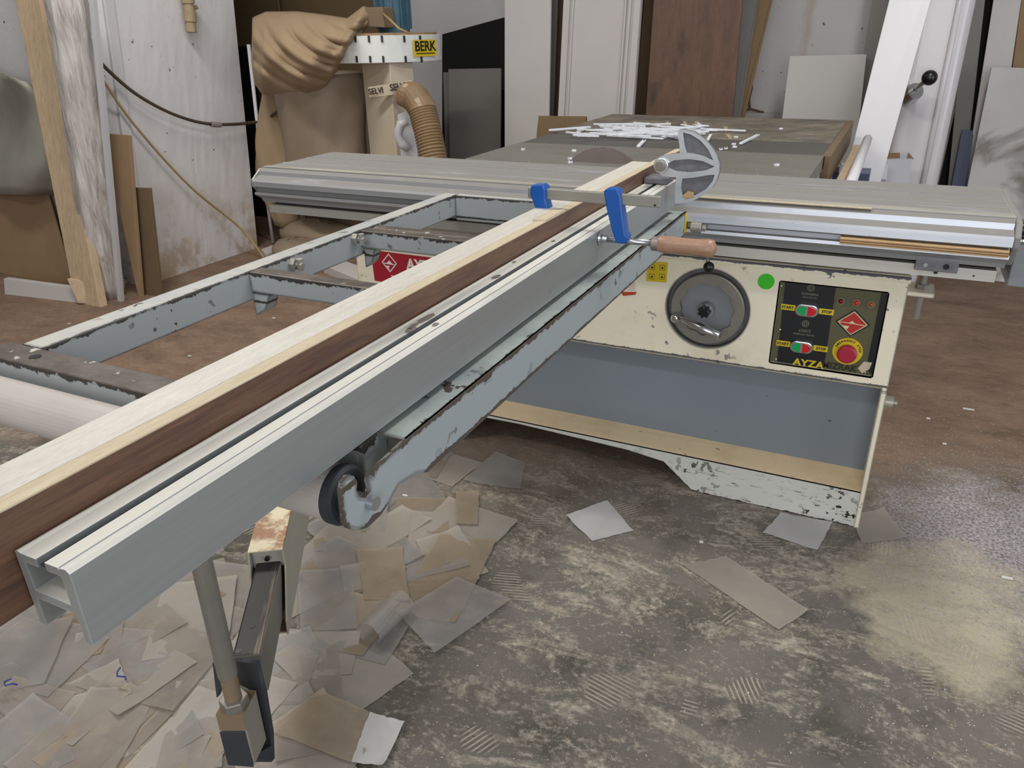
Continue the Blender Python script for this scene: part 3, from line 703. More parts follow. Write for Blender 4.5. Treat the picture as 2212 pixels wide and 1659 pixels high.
# right end cap
MB().slab([(CX1+.001, y, z) for y, z in [(1.83, .884), (2.19, .886), (2.19, .80), (1.84, .79), (1.80, .835), (1.80, .856)]], (.012, 0, 0)).build('end_cap', 'concrete_grey', car, bevel=.003)
MB().slab([(CX1+.013, 1.84, .835), (CX1+.013, 2.02, .835), (CX1+.013, 2.02, .745), (CX1+.013, 1.84, .745)], (.05, 0, 0)).build('stop_plate', 'wheelgrey', car, bevel=.003)
MB().tube([(CX1+.013, 1.845, .866), (CX1+.035, 1.842, .866)], .016, 18).build('end_knob', 'black', car)
for zz, rr in ((.885, .007), (.842, .009), (.875, .005)): MB().sphere((CX1+.018, 1.84+(.886-zz)*.1, zz), rr, 12).build('end_screw', 'chrome', car, smooth=True)
MB().slab([(CX0-.001, y, z) for y, z in [(1.84, .884), (2.19, .885), (2.15, .79), (1.84, .79), (1.80, .836), (1.80, .856)]], (-.006, 0, 0)).build('end_cap', 'alu_side', car)
# knob bolt on the front of carriage beside the frame
c = ay(1513, 491, 1.80)
MB().tube([c+V((-.022, -.0, 0)), c+V((.004, 0, 0))], .0135, 20).tube([c+V((.004, 0, 0)), c+V((.014, 0, 0))], .009, 8).build('clamping_knob', 'alu_side', car, bevel=.002)
# plywood strip resting in the carriage groove
ps = thing('plywood_strip', 'thin layered plywood strip lying along the carriage front at right', 'plywood', (.1, 1.79, .82))
x0 = ay(1817, 505, 1.79).x; 
for k in range(5):
    MB().slab([(x0, 1.780, .8195+k*.0024), (CX1-.004, 1.780, .8195+k*.0024), (CX1-.004, 1.814, .8195+k*.0024), (x0, 1.814, .8195+k*.0024)], (0, 0, .0024)).build('ply_layer', 'ply1' if k % 2 == 0 else 'ply2', ps)

# ================================================================== OUTRIGGER FRAME
fr = thing('outrigger_frame', 'grey painted steel outrigger frame with chipped edges and open rectangular bays', 'frame', (-.74, 1.2, .80))
FT, FB = .861, .806
def rail(nm, x0, x1, y0, y1, mat, z0=FB, z1=FT): return MB().box(x0, x1, y0, y1, z0, z1).build(nm, mat, fr, bevel=.003)
rail('side_rail', -1.075, -1.030, .6035, 1.80, 'frame')
rail('far_bar', -1.03, -.47, 1.775, 1.80, 'frame', .795, .862)
nb = MB().box(-1.10, -.45, .555, .603, FB, FT)
nbo = nb.build('near_bar', 'frame_dark', fr, bevel=.003)
c = az(76, 771, FT); MB().cyl((c.x, c.y, FT-.003), (c.x, c.y, FT+.0006), .008, 20).build('drilled_hole', 'black', fr)
rail('cross_bar', -1.03, -.46, 1.008, 1.043, 'frame_dark', .822, .861)
rail('cross_bar', -1.03, -.46, 1.352, 1.385, 'frame_dark', .822, .861)
rail('cross_bar', -1.03, -.46, 1.395, 1.425, 'frame_dark', .835, .858)
MB().slab([(-1.03, 1.010, .82), (-.99, 1.010, .82), (-1.005, 1.010, .79), (-1.03, 1.010, .775)], (0, .028, 0)).build('gusset', 'frame', fr)
MB().slab([(-1.03, 1.36, .82), (-1.00, 1.36, .82), (-1.01, 1.36, .79), (-1.03, 1.36, .775)], (0, .025, 0)).build('gusset', 'frame', fr)
# right rail: hollow bar whose outer wall runs on as the hooked plate
MB().box(-.459, -.413, .585, 1.795, FT-.004, FT).build('rail_top', 'rail_pale', fr, bevel=.002)
MB().box(-.459, -.455, .60, 1.795, FB, FT-.004).build('rail_inner_wall', 'frame', fr)
XO = -.413
hk = [(845, 988), (812, 1012), (808, 1030), (798, 1024), (795, 1040), (801, 1060), (790, 1076), (777, 1074), (770, 1060), (772, 1040), (764, 1028), (752, 1028), (741, 1042), (737, 1062), (742, 1104), (744, 1130), (753, 1142), (770, 1146), (795, 1140), (822, 1114), (840, 1086), (862, 1046), (900, 1024)]
hp3 = [ax(a, b_, XO) for a, b_ in hk]
hp3[0] = V((XO, .585, FT))
# plate outline: along top far end, bottom back
plate3 = [V((XO, 1.795, FT)), hp3[0]]+[p for p in hp3[1:]]+[V((XO, .62, FB-.004)), V((XO, 1.795, FB))]
def axplate(nm, pts, th, mat, parent, bevel=0):
    c_ = plate(nm, [[(p.y, p.z) for p in pts]], th, mat, parent, frame_mat((pts[0].x-th/2, 0, 0), Y_, Z_))
    return c_
axplate('hooked_rail_wall', plate3, .005, 'rail_pale', fr)
bz = ax(1487, 480, XO)
MB().slab([V((XO+.0005, ax(a, b_, XO).y, ax(a, b_, XO).z)) for a, b_ in ((1480, 461), (1491, 457), (1488, 500), (1477, 503))], (.0008, 0, 0)).build('yellow_sticker', 'yellow', fr)
# support roller in the hook
RY, RZ = .512, .828
rl = MB().tube([(-1.09, RY, RZ), (-.452, RY, RZ)], .030, 36).build('support_roller', 'roller', fr, smooth=False, bevel=.001)
MB().tube([(-.452, RY, RZ), (-.451, RY, RZ), (-.441, RY, RZ), (-.438, RY, RZ)], [.030, .0315, .0315, .028], 36).build('roller_end', 'rubber', rl)
MB().ring((-.4375, RY, RZ), (1, 0, 0), .020, .011, .002, 30).build('bearing_ring', 'dark', rl)
MB().cyl((-.449, RY, RZ), (-.404, RY, RZ), .0075, 18).build('axle', 'steel', rl)
for py, px in ((570, 631), (515, 765)):
    c = ax(px, py, -1.03)
    MB().tube([c+V((-.004, 0, 0)), c+V((.012, 0, 0)), c+V((.012, 0, 0)), c+V((.028, 0, 0))], [.012, .012, .006, .006], 6).tube([c+V((.02, 0, -.012)), c+V((.02, 0, .012))], .006, 10).build('adjusting_bolt', 'alu_side', fr)

# ================================================================== CROSSCUT FENCE
fe = thing('crosscut_fence', 'slotted aluminium crosscut fence running from carriage to the near left', 'fence', (-.466, 1.0, .873))
FY0, FY1 = .232, 1.775
fz = .873; ftp = .937
pf = [(-.494, fz), (-.494, ftp-.001), (-.491, ftp), (-.488, ftp-.0012), (-.4725, ftp-.0012), (-.4725, ftp-.008), (-.486, ftp-.008), (-.486, .905), (-.449, .905), (-.449, ftp-.008), (-.4635, ftp-.008), (-.4635, ftp-.0012), (-.4505, ftp-.0012), (-.4495, ftp-.0026), (-.4485, ftp-.0012), (-.4425, ftp-.0002), (-.439, ftp-.003), (-.439, fz), (-.446, fz), (-.446, .898), (-.487, .898), (-.487, fz)]
fprof = MB().slab([(x, FY0, z) for x, z in pf], (0, FY1-FY0, 0)).build('fence_profile', 'alu_fence', fe)
MB().box(-.4725, -.4635, FY0+.002, FY1, ftp-.0085, ftp-.0065).build('slot_strip', 'rubber', fe)
# worn dark patches of glue on the scale
for px, py, a, b_ in ((930, 688, .022, .006), (886, 712, .012, .005), (1072, 597, .012, .005), (905, 706, .014, .004), (940, 700, .008, .004), (1110, 565, .006, .003), (1195, 520, .006, .003)):
    c = az(px, py, ftp)
    c.x = max(-.488, min(-.444, c.x))
    if -.474 < c.x < -.462: c.x = -.479
    pts = [(c.x+.0+math.cos(k*.9)*b_*(.7+.4*R.random()), c.y+math.sin(k*.9)*a*(.7+.4*R.random()), ftp-.0011) for k in range(7)]
    MB().slab(pts, (0, 0, .0007)).build('glue_patch', 'steel_dull', fe)
# semicircular casting at the far end
br_c = thing
Yc = 1.70
def cy(px, py, Y=Yc): return ay(px, py, Y)
S0 = 3.687
def C7(x, y): return (1100+x/S0, 250+y/S0)
mw = frame_mat((0, Yc, 0), X_, Z_)
def pc(pts): return [(cy(*C7(a, b_)).x, cy(*C7(a, b_)).z) for a, b_ in pts]
outer = pc([(1358, 110), (1400, 105), (1480, 125), (1560, 180), (1620, 245), (1660, 310), (1684, 380), (1682, 440), (1660, 510), (1620, 570), (1560, 625), (1490, 660), (1400, 685), (1335, 690), (1338, 600), (1345, 480), (1240, 470), (1190, 430), (1172, 390), (1180, 345), (1215, 320), (1300, 300), (1375, 290), (1372, 220), (1362, 160)])
bp = plate('end_casting', [outer], .008, 'cast_dark', fe, mw)
mw2 = frame_mat((0, Yc-.008, 0), X_, Z_)
h1 = pc([(1400, 125), (1460, 140), (1540, 190), (1600, 260), (1640, 345), (1560, 310), (1480, 290), (1430, 285), (1412, 220)])
h2 = pc([(1270, 375), (1330, 345), (1450, 335), (1560, 352), (1650, 395), (1580, 425), (1450, 440), (1350, 430), (1290, 405)])
h3 = pc([(1395, 490), (1500, 480), (1600, 462), (1650, 460), (1635, 510), (1580, 575), (1500, 620), (1400, 640), (1385, 560)])
rib = plate('casting_rib', [outer, h1, h2, h3], .020, 'cast', bp, mw2)
bv = rib.modifiers.new('bevel', 'BEVEL'); bv.width = .0028; bv.segments = 2; bv.limit_method = 'ANGLE'
c = cy(*C7(1232, 385))
MB().cyl((c.x, Yc+.004, c.z), (c.x, Yc-.026, c.z), .0165, 28).build('pivot_boss', 'cast', bp, bevel=.002)
MB().cyl((c.x, Yc-.024, c.z), (c.x, Yc-.034, c.z), .0115, 24).build('pivot_bolt', 'steel_dull', bp, bevel=.002)
MB().slab([ay(*C7(a, b_), Yc-.02) for a, b_ in ((1375, 640), (1420, 600), (1470, 615), (1465, 655), (1400, 668))], (0, .012, 0)).build('wood_chip', 'ply1', bp, bevel=.002)
MB().slab([(-.494, 1.70, .937), (-.44, 1.70, .937), (-.44, 1.70, .95), (-.494, 1.70, .95)], (0, .06, 0)).build('casting_foot', 'cast_dark', fe, bevel=.002)

# ================================================================== BOARDS ON THE FENCE
bw = thing('veneered_board', 'dark walnut-veneered board standing on edge behind the fence', 'board', (-.505, 1.0, .887))
BT = .967; BB = .888
MB().box(-.5125, -.496, -.25, 2.05, BB, BT-.0012).build('veneer_body', 'walnut', bw)
MB().box(-.5128, -.4958, -.25, 2.05, BT-.0012, BT).build('raw_edge', 'cream_edge', bw)
wb = tag(MB().box(-.557, -.5135, -.3, 1.81, BB, BT).build('white_board', 'white_board', bevel=.001), 'long white board clamped behind the walnut-veneered board', 'board')
sp_ = tag(MB().slab([az(1150, 478, BT), az(1190, 458, BT), az(1222, 456, BT), az(1180, 478, BT)], (0, 0, .003)).build('veneer_shim', 'cream_edge'), 'small pale wood shim lying on the boards beside the clamp jaw', 'shim')

# ================================================================== BAR CLAMP
CY = 1.255
cl = thing('bar_clamp', 'blue bar clamp with beech handle squeezing the boards against the fence', 'clamp', (-.45, CY, .95))
MB().box(-.575, -.333, CY-.004, CY+.004, .981, 1.000).build('clamp_bar', 'zinc', cl, bevel=.0015)
MB().cyl((-.342, CY-.0042, .985), (-.342, CY-.0048, .985), .002, 12).build('pin_hole', 'black', cl)
def jaw(pts, nm):
    return MB().slab([(x, CY-.012, z) for x, z in pts], (0, .024, 0)).build(nm, 'blue', cl, bevel=.003, seg=3)
j1 = [ay(a, b_, CY-.012) for a, b_ in ((1145, 404), (1150, 400), (1172, 400), (1178, 408), (1178, 430), (1187, 462), (1163, 474), (1152, 440), (1144, 420))]
jaw([(p.x, p.z) for p in j1], 'fixed_jaw')
j2 = [ay(a, b_, CY-.012) for a, b_ in ((1303, 414), (1310, 407), (1333, 409), (1339, 418), (1343, 450), (1350, 505), (1356, 512), (1352, 528), (1330, 526), (1320, 495), (1309, 450))]
jaw([(p.x, p.z) for p in j2], 'sliding_jaw')
sz = ay(1340, 519, CY).z
MB().tube([(-.438, CY, sz), (-.434, CY, sz), (-.432, CY, sz), (-.424, CY, sz)], [.012, .011, .007, .006], 20).build('pressure_pad', 'steel', cl)
MB().tube([(-.425, CY, sz), (-.335, CY, sz)], .0055, 14).build('clamp_screw', 'steel', cl, smooth=True)
MB().tube([(-.345, CY, sz), (-.343, CY, sz), (-.332, CY, sz)], [.010, .0125, .0125], 20).build('ferrule', 'steel_dull', cl)
hx = [0, .003, .02, .045, .07, .085, .093, .098]; hr = [.0115, .0135, .0145, .0138, .0142, .0155, .0145, .007]
MB().tube([(-.334+a, CY, sz) for a in hx], hr, 24).build('handle', 'beech', cl, smooth=True)

# ================================================================== SUPPORT ARM
sa = thing('support_arm', 'telescopic swing arm with upright rod holding the near frame corner', 'support', (-.95, .9, .2))
dr = V((-.555, .832, 0)); sd = V((.832, .555, 0))
def arm_pt(s_, w_, z): return V((-.9635, .866, 0))+dr*s_+sd*w_+V((0, 0, z))
# outer channel : open towards the near end, side walls slanted
OW = .034; zt = .352; zb = .205
def armslab(nm, pts, ext, mat, parent=sa, bevel=.002): return MB().slab(pts, ext).build(nm, mat, parent, bevel=bevel)
armslab('channel_top', [arm_pt(0, -OW, zt), arm_pt(0, OW, zt), arm_pt(1.12, OW, zt), arm_pt(1.12, -OW, zt)], (0, 0, -.004), 'arm_outer')
armslab('channel_side', [arm_pt(0, OW-.004, zt), arm_pt(1.12, OW-.004, zt), arm_pt(1.12, OW-.004, zb), arm_pt(-.075, OW-.004, zb), arm_pt(-.07, OW-.004, zb+.03), arm_pt(0, OW-.004, zt-.04)], sd*.004, 'arm_outer')
armslab('channel_side', [arm_pt(0, -OW, zt), arm_pt(1.12, -OW, zt), arm_pt(1.12, -OW, zb), arm_pt(-.05, -OW, zb)], sd*.004, 'arm_outer')
armslab('channel_bottom', [arm_pt(-.07, -OW, zb+.004), arm_pt(-.07, OW, zb+.004), arm_pt(1.12, OW, zb+.004), arm_pt(1.12, -OW, zb+.004)], (0, 0, -.004), 'arm_outer')
armslab('channel_stop', [arm_pt(.012, -OW+.004, zt-.004), arm_pt(.012, OW-.004, zt-.004), arm_pt(.008, OW-.004, zt-.045), arm_pt(.008, -OW+.004, zt-.045)], dr*.004, 'arm_outer')
c = arm_pt(.006, 0, zt-.022); MB().tube([c, c-dr*.005], .005, 12).build('stop_bolt', 'black', sa)
# inner bar
IW = .024; it = .318; ib = .232
armslab('inner_bar', [arm_pt(-.24, -IW, it), arm_pt(-.24, IW, it), arm_pt(.5, IW, it), arm_pt(.5, -IW, it)], (0, 0, ib-it), 'arm_inner', bevel=.004)
for s_, w_ in ((-.17, -.002), (-.228, -.015)):
    c = arm_pt(s_, w_, it); MB().cyl(c-V((0, 0, .004)), c+V((0, 0, .0006)), .0055, 16).build('drilled_hole', 'black', sa)
# end block carrying the rod
RX, RYY = -.757, .569
bd = V((.94, .34, 0)).normalized(); bn = V((.34, -.94, 0)).normalized()
cb = V((RX, RYY, 0))
def bpnt(a, b_, z): return cb+bd*a+bn*b_+V((0, 0, z))
armslab('end_block', [bpnt(-.021, .018, .335), bpnt(.021, .018, .335), bpnt(.021, -.03, .335), bpnt(-.021, -.03, .335)], (0, 0, -.105), 'block_grey', bevel=.002)
armslab('block_cap', [bpnt(-.0215, .0186, .336), bpnt(.0215, .0186, .336), bpnt(.0215, .0186, .306), bpnt(-.0215, .0186, .302)], bn*.001, 'brownbox')
armslab('block_cap', [bpnt(-.0215, .0186, .3352), bpnt(.0215, .0186, .3352), bpnt(.0215, -.03, .3352), bpnt(-.0215, -.03, .3352)], (0, 0, .001), 'brownbox')
armslab('slate_pad', [bpnt(-.022, .0185, .300), bpnt(.018, .0185, .304), bpnt(.020, .0185, .228), bpnt(-.022, .0185, .228)], bn*.002, 'rubber')
bpx = [(463, 1428), (476, 1444), (508, 1424), (557, 1430), (574, 1500), (588, 1585), (590, 1642), (545, 1642), (563, 1585), (556, 1520), (540, 1484), (515, 1472), (480, 1484), (472, 1504)]
plate('end_bracket', [[(ay(a, b_, .612).x, ay(a, b_, .612).z) for a, b_ in bpx]], .008, 'rubber', sa, frame_mat((0, .612, 0), X_, Z_))
armslab('bracket_foot', [ay(543, 1642, .56), ay(590, 1642, .60), ay(590, 1612, .61), ay(556, 1606, .60)], (0, 0, .004), 'rubber')
MB().cyl((RX, RYY, .398), (RX, RYY, .806), .0145, 24).build('upright_rod', 'steel_dull', sa, smooth=False)
MB().tube([(RX, RYY, .33), (RX, RYY, .400)], .0125, 20).build('threaded_end', 'brownbox', sa)
for k in range(5): MB().ring((RX, RYY, .352+k*.004), (0, 0, 1), .0122, .0105, .0015, 20).build('thread', 'steel', sa)
MB().cyl((RX, RYY, .335), (RX, RYY, .352), .0215, 6).build('hex_nut', 'steel_dull', sa, bevel=.0015)
MB().cyl((-1.585, 1.80, .15), (-1.585, 1.80, .42), .03, 20).build('pivot_post', 'arm_outer', sa)

# ================================================================== FILM SCRAPS ON THE FLOOR
ns = [0]
def film(pts, mat, label, group=None, seg=8, curl=.006, z0=None, sd=None, nm='film_scrap'):
    """quad of floor points -> rumpled thin sheet"""
    rr = random.Random(sd if sd is not None else ns[0]*13+5); ns[0] += 1
    z = (z0*.35 if z0 is not None else .001+.0002*ns[0])
    curl *= .45
    a, b_, c_, d = [V((p[0], p[1], 0)) for p in pts]
    cu4 = [rr.uniform(0, curl)*(1 if rr.random() < .6 else .2) for _ in range(4)]
    vs = []; fs = []
    fa = rr.uniform(0, PI); fo = rr.uniform(.2, .8); fd = V((math.cos(fa), math.sin(fa), 0)); cen = (a+b_+c_+d)/4; fh = rr.uniform(0, .10)
    for j in range(seg+1):
        for i in range(seg+1):
            s_, t = i/seg, j/seg
            p = a.lerp(b_, s_).lerp(d.lerp(c_, s_), t)
            e = ((1-s_)*(1-t))**3*cu4[0]+(s_*(1-t))**3*cu4[1]+(s_*t)**3*cu4[2]+((1-s_)*t)**3*cu4[3]
            jit = .004 if (0 < i < seg and 0 < j < seg) else .0015
            e += max(0, (p-cen).dot(fd)-.01)*fh
            p += V((rr.uniform(-1, 1)*jit, rr.uniform(-1, 1)*jit, z+e+rr.uniform(0, .0012)))
            vs.append(p)
    for j in range(seg):
        for i in range(seg): k = j*(seg+1)+i; fs.append((k, k+1, k+seg+2, k+seg+1))
    b = MB(); b.add(vs, fs)
    o = b.build(nm, mat, smooth=True); o['_c'] = tuple(sum((V(q_) for q_ in (a, b_, c_, d)), V((0, 0, 0)))/4); o['_a'] = (b_-a).length*(d-a).length; o['_m'] = mat
    return tag(o, label, 'film', group)
F = lambda q: [az(a, b_, 0) for a, b_ in q]
film(F([(1222, 1118), (1312, 1083), (1368, 1147), (1280, 1170)]), 'sheet_w', 'small square frosted film lying alone on the open concrete', curl=.006)
film(F([(1475, 1222), (1568, 1203), (1745, 1322), (1682, 1362)]), 'sheet_d', 'long dusty rectangular film scrap lying in front of the saw base', curl=.004)
film(F([(1648, 1152), (1686, 1108), (1797, 1133), (1765, 1190)]), 'sheet_w', 'glossy folded white film against the base foot of the saw', curl=.012)
film(F([(1838, 1112), (1908, 1105), (1960, 1165), (1862, 1176)]), 'sheet_d', 'torn dusty film at the right corner of the saw base', curl=.02)
film(F([(1070, 980), (1135, 1000), (1125, 1060), (1000, 1040)]), 'sheet_b', 'pale film scrap beside the sagging right rail, edge of the pile', curl=.01)
film(F([(985, 1070), (1035, 1068), (1032, 1140), (985, 1138)]), 'sheet_c', 'small upright tan film strip at the right edge of the scrap pile', curl=.004, z0=.03)
film(F([(770, 1195), (870, 1190), (885, 1305), (790, 1305)]), 'sheet_c', 'tan film square right of the cream arm channel', curl=.01, z0=.035)
# rolled film tube
ra, rb = az(795, 1372, .03), az(868, 1300, .03)
rf = tag(MB().tube([ra, ra.lerp(rb, .5), rb], [.032, .031, .034], 20, cap=False, fn=lambda i, k: 1+.1*math.sin(k*1.1)).build('rolled_film', 'sheet_b', smooth=True), 'rolled-up grey film tube lying in the scrap pile', 'film')
film(F([(645, 1240), (760, 1235), (775, 1365), (650, 1372)]), 'sheet_b', 'large pale film sheet just right of the arm channel', curl=.006, z0=.028)
film(F([(860, 1330), (985, 1255), (1105, 1300), (940, 1418)]), 'sheet_b', 'flat grey film sheet on the right border of the scrap pile', curl=.008, z0=.026)
film(F([(590, 1590), (690, 1498), (800, 1545), (760, 1655)]), 'sheet_c', 'tan film sheet at bottom right of the rod bracket', curl=.01, z0=.026)
film(F([(800, 1545), (875, 1570), (830, 1665), (760, 1655)]), 'sheet_w', 'crinkled shiny film corner at the bottom edge, near centre', curl=.02, z0=.027)
film(F([(0, 1395), (145, 1355), (345, 1372), (200, 1440)]), 'sheet_b', 'broad pale film under the near end of the fence', curl=.01, z0=.030)
inked = film(F([(180, 1450), (290, 1395), (420, 1440), (260, 1520)]), 'sheet_b', 'pale film marked with a short blue pen stroke', curl=.004, z0=.034)
c = az(262, 1458, .04)
def pen(c, pts, parent):
    MB().tube([c+V((a, b_, 0)) for a, b_ in pts], .0018, 6).build('pen_mark', bpy.data.materials.get('pen') or plain('pen', '243a80', .6), parent)
pen(c, [(-.02, .014), (-.015, .002), (-.005, -.006), (.012, .0), (.02, -.005)], inked)
ink2 = film(F([(-60, 1480), (30, 1440), (120, 1480), (20, 1560)]), 'sheet_b', 'film at the left edge marked with blue scribble', curl=.004, z0=.034)
c = az(20, 1478, .041); pen(c, [(-.01, .012), (-.016, .0), (-.004, -.006), (.004, .004), (.016, .006)], ink2); pen(c+V((.0, -.03, 0)), [(-.01, .0), (.0, -.004), (.008, .004)], ink2)
rr = random.Random(5)
regions = [([(640, 1000), (960, 960), (1080, 1100), (640, 1160)], 16), ([(650, 1130), (1060, 1110), (1000, 1300), (640, 1330)], 16),
           ([(0, 1380), (420, 1330), (480, 1560), (0, 1660)], 34), ([(330, 1250), (520, 1250), (500, 1420), (340, 1400)], 5),
           ([(560, 1380), (900, 1330), (700, 1500), (590, 1560)], 9), ([(-80, 1560), (480, 1560), (400, 1720), (-80, 1760)], 12), ([(560, 1600), (820, 1620), (760, 1720), (520, 1720)], 3)]
lab = {0: ('plastic film scrap in the loose heap under the roller and hooked rail', 'film scraps under the roller'), 1: ('plastic film scrap in the pile to the right of the arm channel', 'film scraps beside the arm'),
       2: ('plastic film scrap in the heap below the near end of the fence', 'film scraps at lower left'), 3: ('film scrap on the floor beside the upright rod', 'film scraps by the rod'),
       4: ('film scrap between the arm and the open concrete', 'film scraps right of the bracket'), 5: ('film scrap at the bottom left edge of the picture', 'film scraps at the bottom edge'), 6: ('film scrap at the foot of the end bracket', 'film scraps below the bracket')}
for ri, (quad, n) in enumerate(regions):
    for k in range(n):
        s_, t = rr.random(), rr.random()
        p = V(quad[0]+(0,)).lerp(V(quad[1]+(0,)), s_).lerp(V(quad[3]+(0,)).lerp(V(quad[2]+(0,)), s_), t)
        c = az(p.x, p.y, 0); a = rr.uniform(0, PI); L = rr.uniform(.07, .17); W2 = rr.uniform(.05, .11)
        if ri == 0: L *= .9; W2 *= .9
        e1 = V((math.cos(a), math.sin(a), 0)); e2 = V((-math.sin(a), math.cos(a), 0))
        q = [c-e1*L-e2*W2, c+e1*L-e2*W2*rr.uniform(.8, 1.1), c+e1*L*rr.uniform(.8, 1.1)+e2*W2, c-e1*L+e2*W2]
        film(q, rr.choice(['sheet_a', 'sheet_a', 'sheet_b', 'sheet_b', 'sheet_c', 'sheet_d']), lab[ri][0], lab[ri][1], curl=.018, z0=.003+.0009*k)

# loose chips strewn on the floor
def chips(name, n, region, zf, size, mat, label, cat, seed):
    r_ = random.Random(seed); b = MB()
    for _ in range(n):
        x, y = region(r_); a = r_.uniform(0, PI); L = size*r_.uniform(.5, 1.6); W2 = size*r_.uniform(.2, .5)
        e1 = V((math.cos(a), math.sin(a), 0)); e2 = V((-math.sin(a), math.cos(a), 0)); c = V((x, y, zf+.0005)); h = V((0, 0, size*.35))
        b.slab([c-e1*L-e2*W2, c+e1*L-e2*W2, c+e1*L+e2*W2, c-e1*L+e2*W2], h)
    o = b.build(name, mat); o['kind'] = 'stuff'; return tag(o, label, cat)
def rgn(r_):
    while True:
        x = r_.gauss(.48, .26); y = r_.gauss(2.0, .28)
        if x > .12: return x, y
chips('sawdust_chips', 6500, rgn, 0, .0019, 'chipgrey', 'pale bluish shavings heaped on the floor right of the saw base', 'shavings', 3)
chips('floor_crumbs', 1500, lambda r_: (r_.uniform(-1.4, 1.0), r_.uniform(.5, 2.1)), 0, .0019, 'strip_tan', 'fine wood crumbs scattered over the grey concrete', 'crumbs', 4)
for k, (px, py, L) in enumerate(((2092, 885, .018), (2005, 905, .006), (455, 662, .006), (592, 688, .01), (410, 770, .008), (150, 700, .006), (2040, 960, .006), (875, 1072, .008), (1985, 655, .009), (2175, 1250, .012), (1515, 1172, .005))):
    c = az(px, py, .002)
    tag(MB().slab([c+V((-L, -.004, 0)), c+V((L, -.002, 0)), c+V((L*.9, .004, 0)), c+V((-L, .003, 0))], (0, 0, .004)).build('white_chip', 'chipwhite'), 'tiny white offcut chip lying loose on the floor', 'chip', 'white chips on the floor')

# ================================================================== STRIPS ON THE TABLE
sb_ = MB().slab([(-.5, -.5, -.5), (.5, -.5, -.5), (.5, .5, -.5), (-.5, .5, -.5)], (0, 0, 1))
me_s = None
def strip(p, ang, L, W2, T, mat, label, group, tilt=0):
    global me_s
    key = 'strip_'+mat
    me = bpy.data.meshes.get(key)
    if me is None:
        me = bpy.data.meshes.new(key)
        # shallow U-shaped edging section
        sec = [(-.5, -.5), (.5, -.5), (.5, .5), (.32, .5), (.32, -.1), (-.32, -.1), (-.32, .5), (-.5, .5)]
        n = len(sec); vs = [(-.5, y, z) for y, z in sec]+[(.5, y, z) for y, z in sec]
        me.from_pydata(vs, [], [tuple(range(n))[::-1], tuple(range(n, 2*n))]+[(i, (i+1) % n, (i+1) % n+n, i+n) for i in range(n)])
        me.materials.append(m[mat])
    o = bpy.data.objects.new('edging_strip', me); sc.collection.objects.link(o)
    o.location = p; o.rotation_euler = (0, tilt, ang); o.scale = (L, W2, T)
    return tag(o, label, 'strip', group)
rs = random.Random(21)
G = 'white strips heaped on the saw table'
for k in range(84):
    u = rs.gauss(0, 1)
    px = 1385+u*85; py = 281+rs.gauss(0, 8)+(px-1385)*.006
    px = max(1255, min(1545, px)); py = max(266, min(296, py))
    c = az(px, py, TZ+.004+rs.random()**2*.022)
    strip(c, rs.gauss(-.05, .38)+rs.choice([0, 0, 0, .5, -.7]), rs.uniform(.05, .24), rs.uniform(.006, .010), rs.uniform(.004, .006), 'pastic_strip', 'thin white plastic offcut strip in the heap on the table', G, rs.uniform(-.03, .03))
def strip_px(a, b_, w_, mat, label, group=None, z=TZ+.004):
    p, q = az(*a, z), az(*b_, z); d = q-p
    return strip((p+q)/2, math.atan2(d.y, d.x), d.length, w_, .006, mat, label, group)
strip_px((1187, 281), (1275, 274), .012, 'pastic_strip', 'white strip poking out furthest left from the heap', z=TZ+.012)
strip_px((1250, 284), (1262, 278), .016, 'pastic_strip', 'short stubby white piece at the left tip of the heap', z=TZ+.008)
strip_px((1379, 316), (1392, 303), .012, 'pastic_strip', 'short white strip lying alone in front of the heap')
strip_px((1600, 310), (1638, 291), .010, 'pastic_strip', 'white strip lying alone right of the round casting')
strip_px((1440, 262), (1448, 275), .010, 'strip_tan', 'grey strip standing out at the rear of the heap, left one')
strip_px((1478, 262), (1482, 272), .012, 'strip_tan', 'greyish strip end behind the round casting')
strip_px((1504, 264), (1514, 272), .012, 'pastic_strip', 'pale strip pointing back behind the round casting')
strip_px((1490, 277), (1508, 262), .008, 'strip_tan', 'tan sliver leaning over the rear of the heap')
strip_px((1567, 274), (1569, 283), .012, 'strip_tan', 'tan wood block at the right end of the heap, rear one')
strip_px((1571, 290), (1577, 298), .012, 'strip_tan', 'tan wood block at the right end of the heap, front one')
for a in ((1231, 342), (1232, 350), (1240, 325), (1130, 322), (1568, 320), (1585, 311), (1587, 317), (1590, 296), (1687, 278), (1678, 356), (1557, 322)):
    c = az(*a, TZ+.003); strip(c, rs.uniform(0, 3), .012, .010, .006, 'pastic_strip', 'tiny white offcut crumb on the saw table', 'white crumbs on the saw table')

# ================================================================== BACKGROUND
def lean(name, mat, tl, tr, bl, br, Yt, Yb, th, label, cat, zt=2.1, parent=None, group=None, zb=0.0, bevel=.002, ybot=None):
    """board leaning back: visible corners in the photo, run on to the floor and up to zt"""
    A, B, C_, D = ay(*tl, Yt), ay(*tr, Yt), ay(*br, Yb), ay(*bl, Yb)
    def ex(p, q, z):
        t = (z-q.z)/(p.z-q.z); return q+(p-q)*t
    pts = [ex(A, D, zt) if zt else A, ex(B, C_, zt) if zt else B, ex(B, C_, zb), ex(A, D, zb)]
    n = (pts[1]-pts[0]).cross(pts[3]-pts[0]).normalized()
    if n.y < 0: n = -n
    b = MB().slab(pts, n*th)
    o = b.build(name, mat, parent, bevel=bevel)
    if label: tag(o, label, cat, group)
    o['_n'] = tuple(n)
    return o
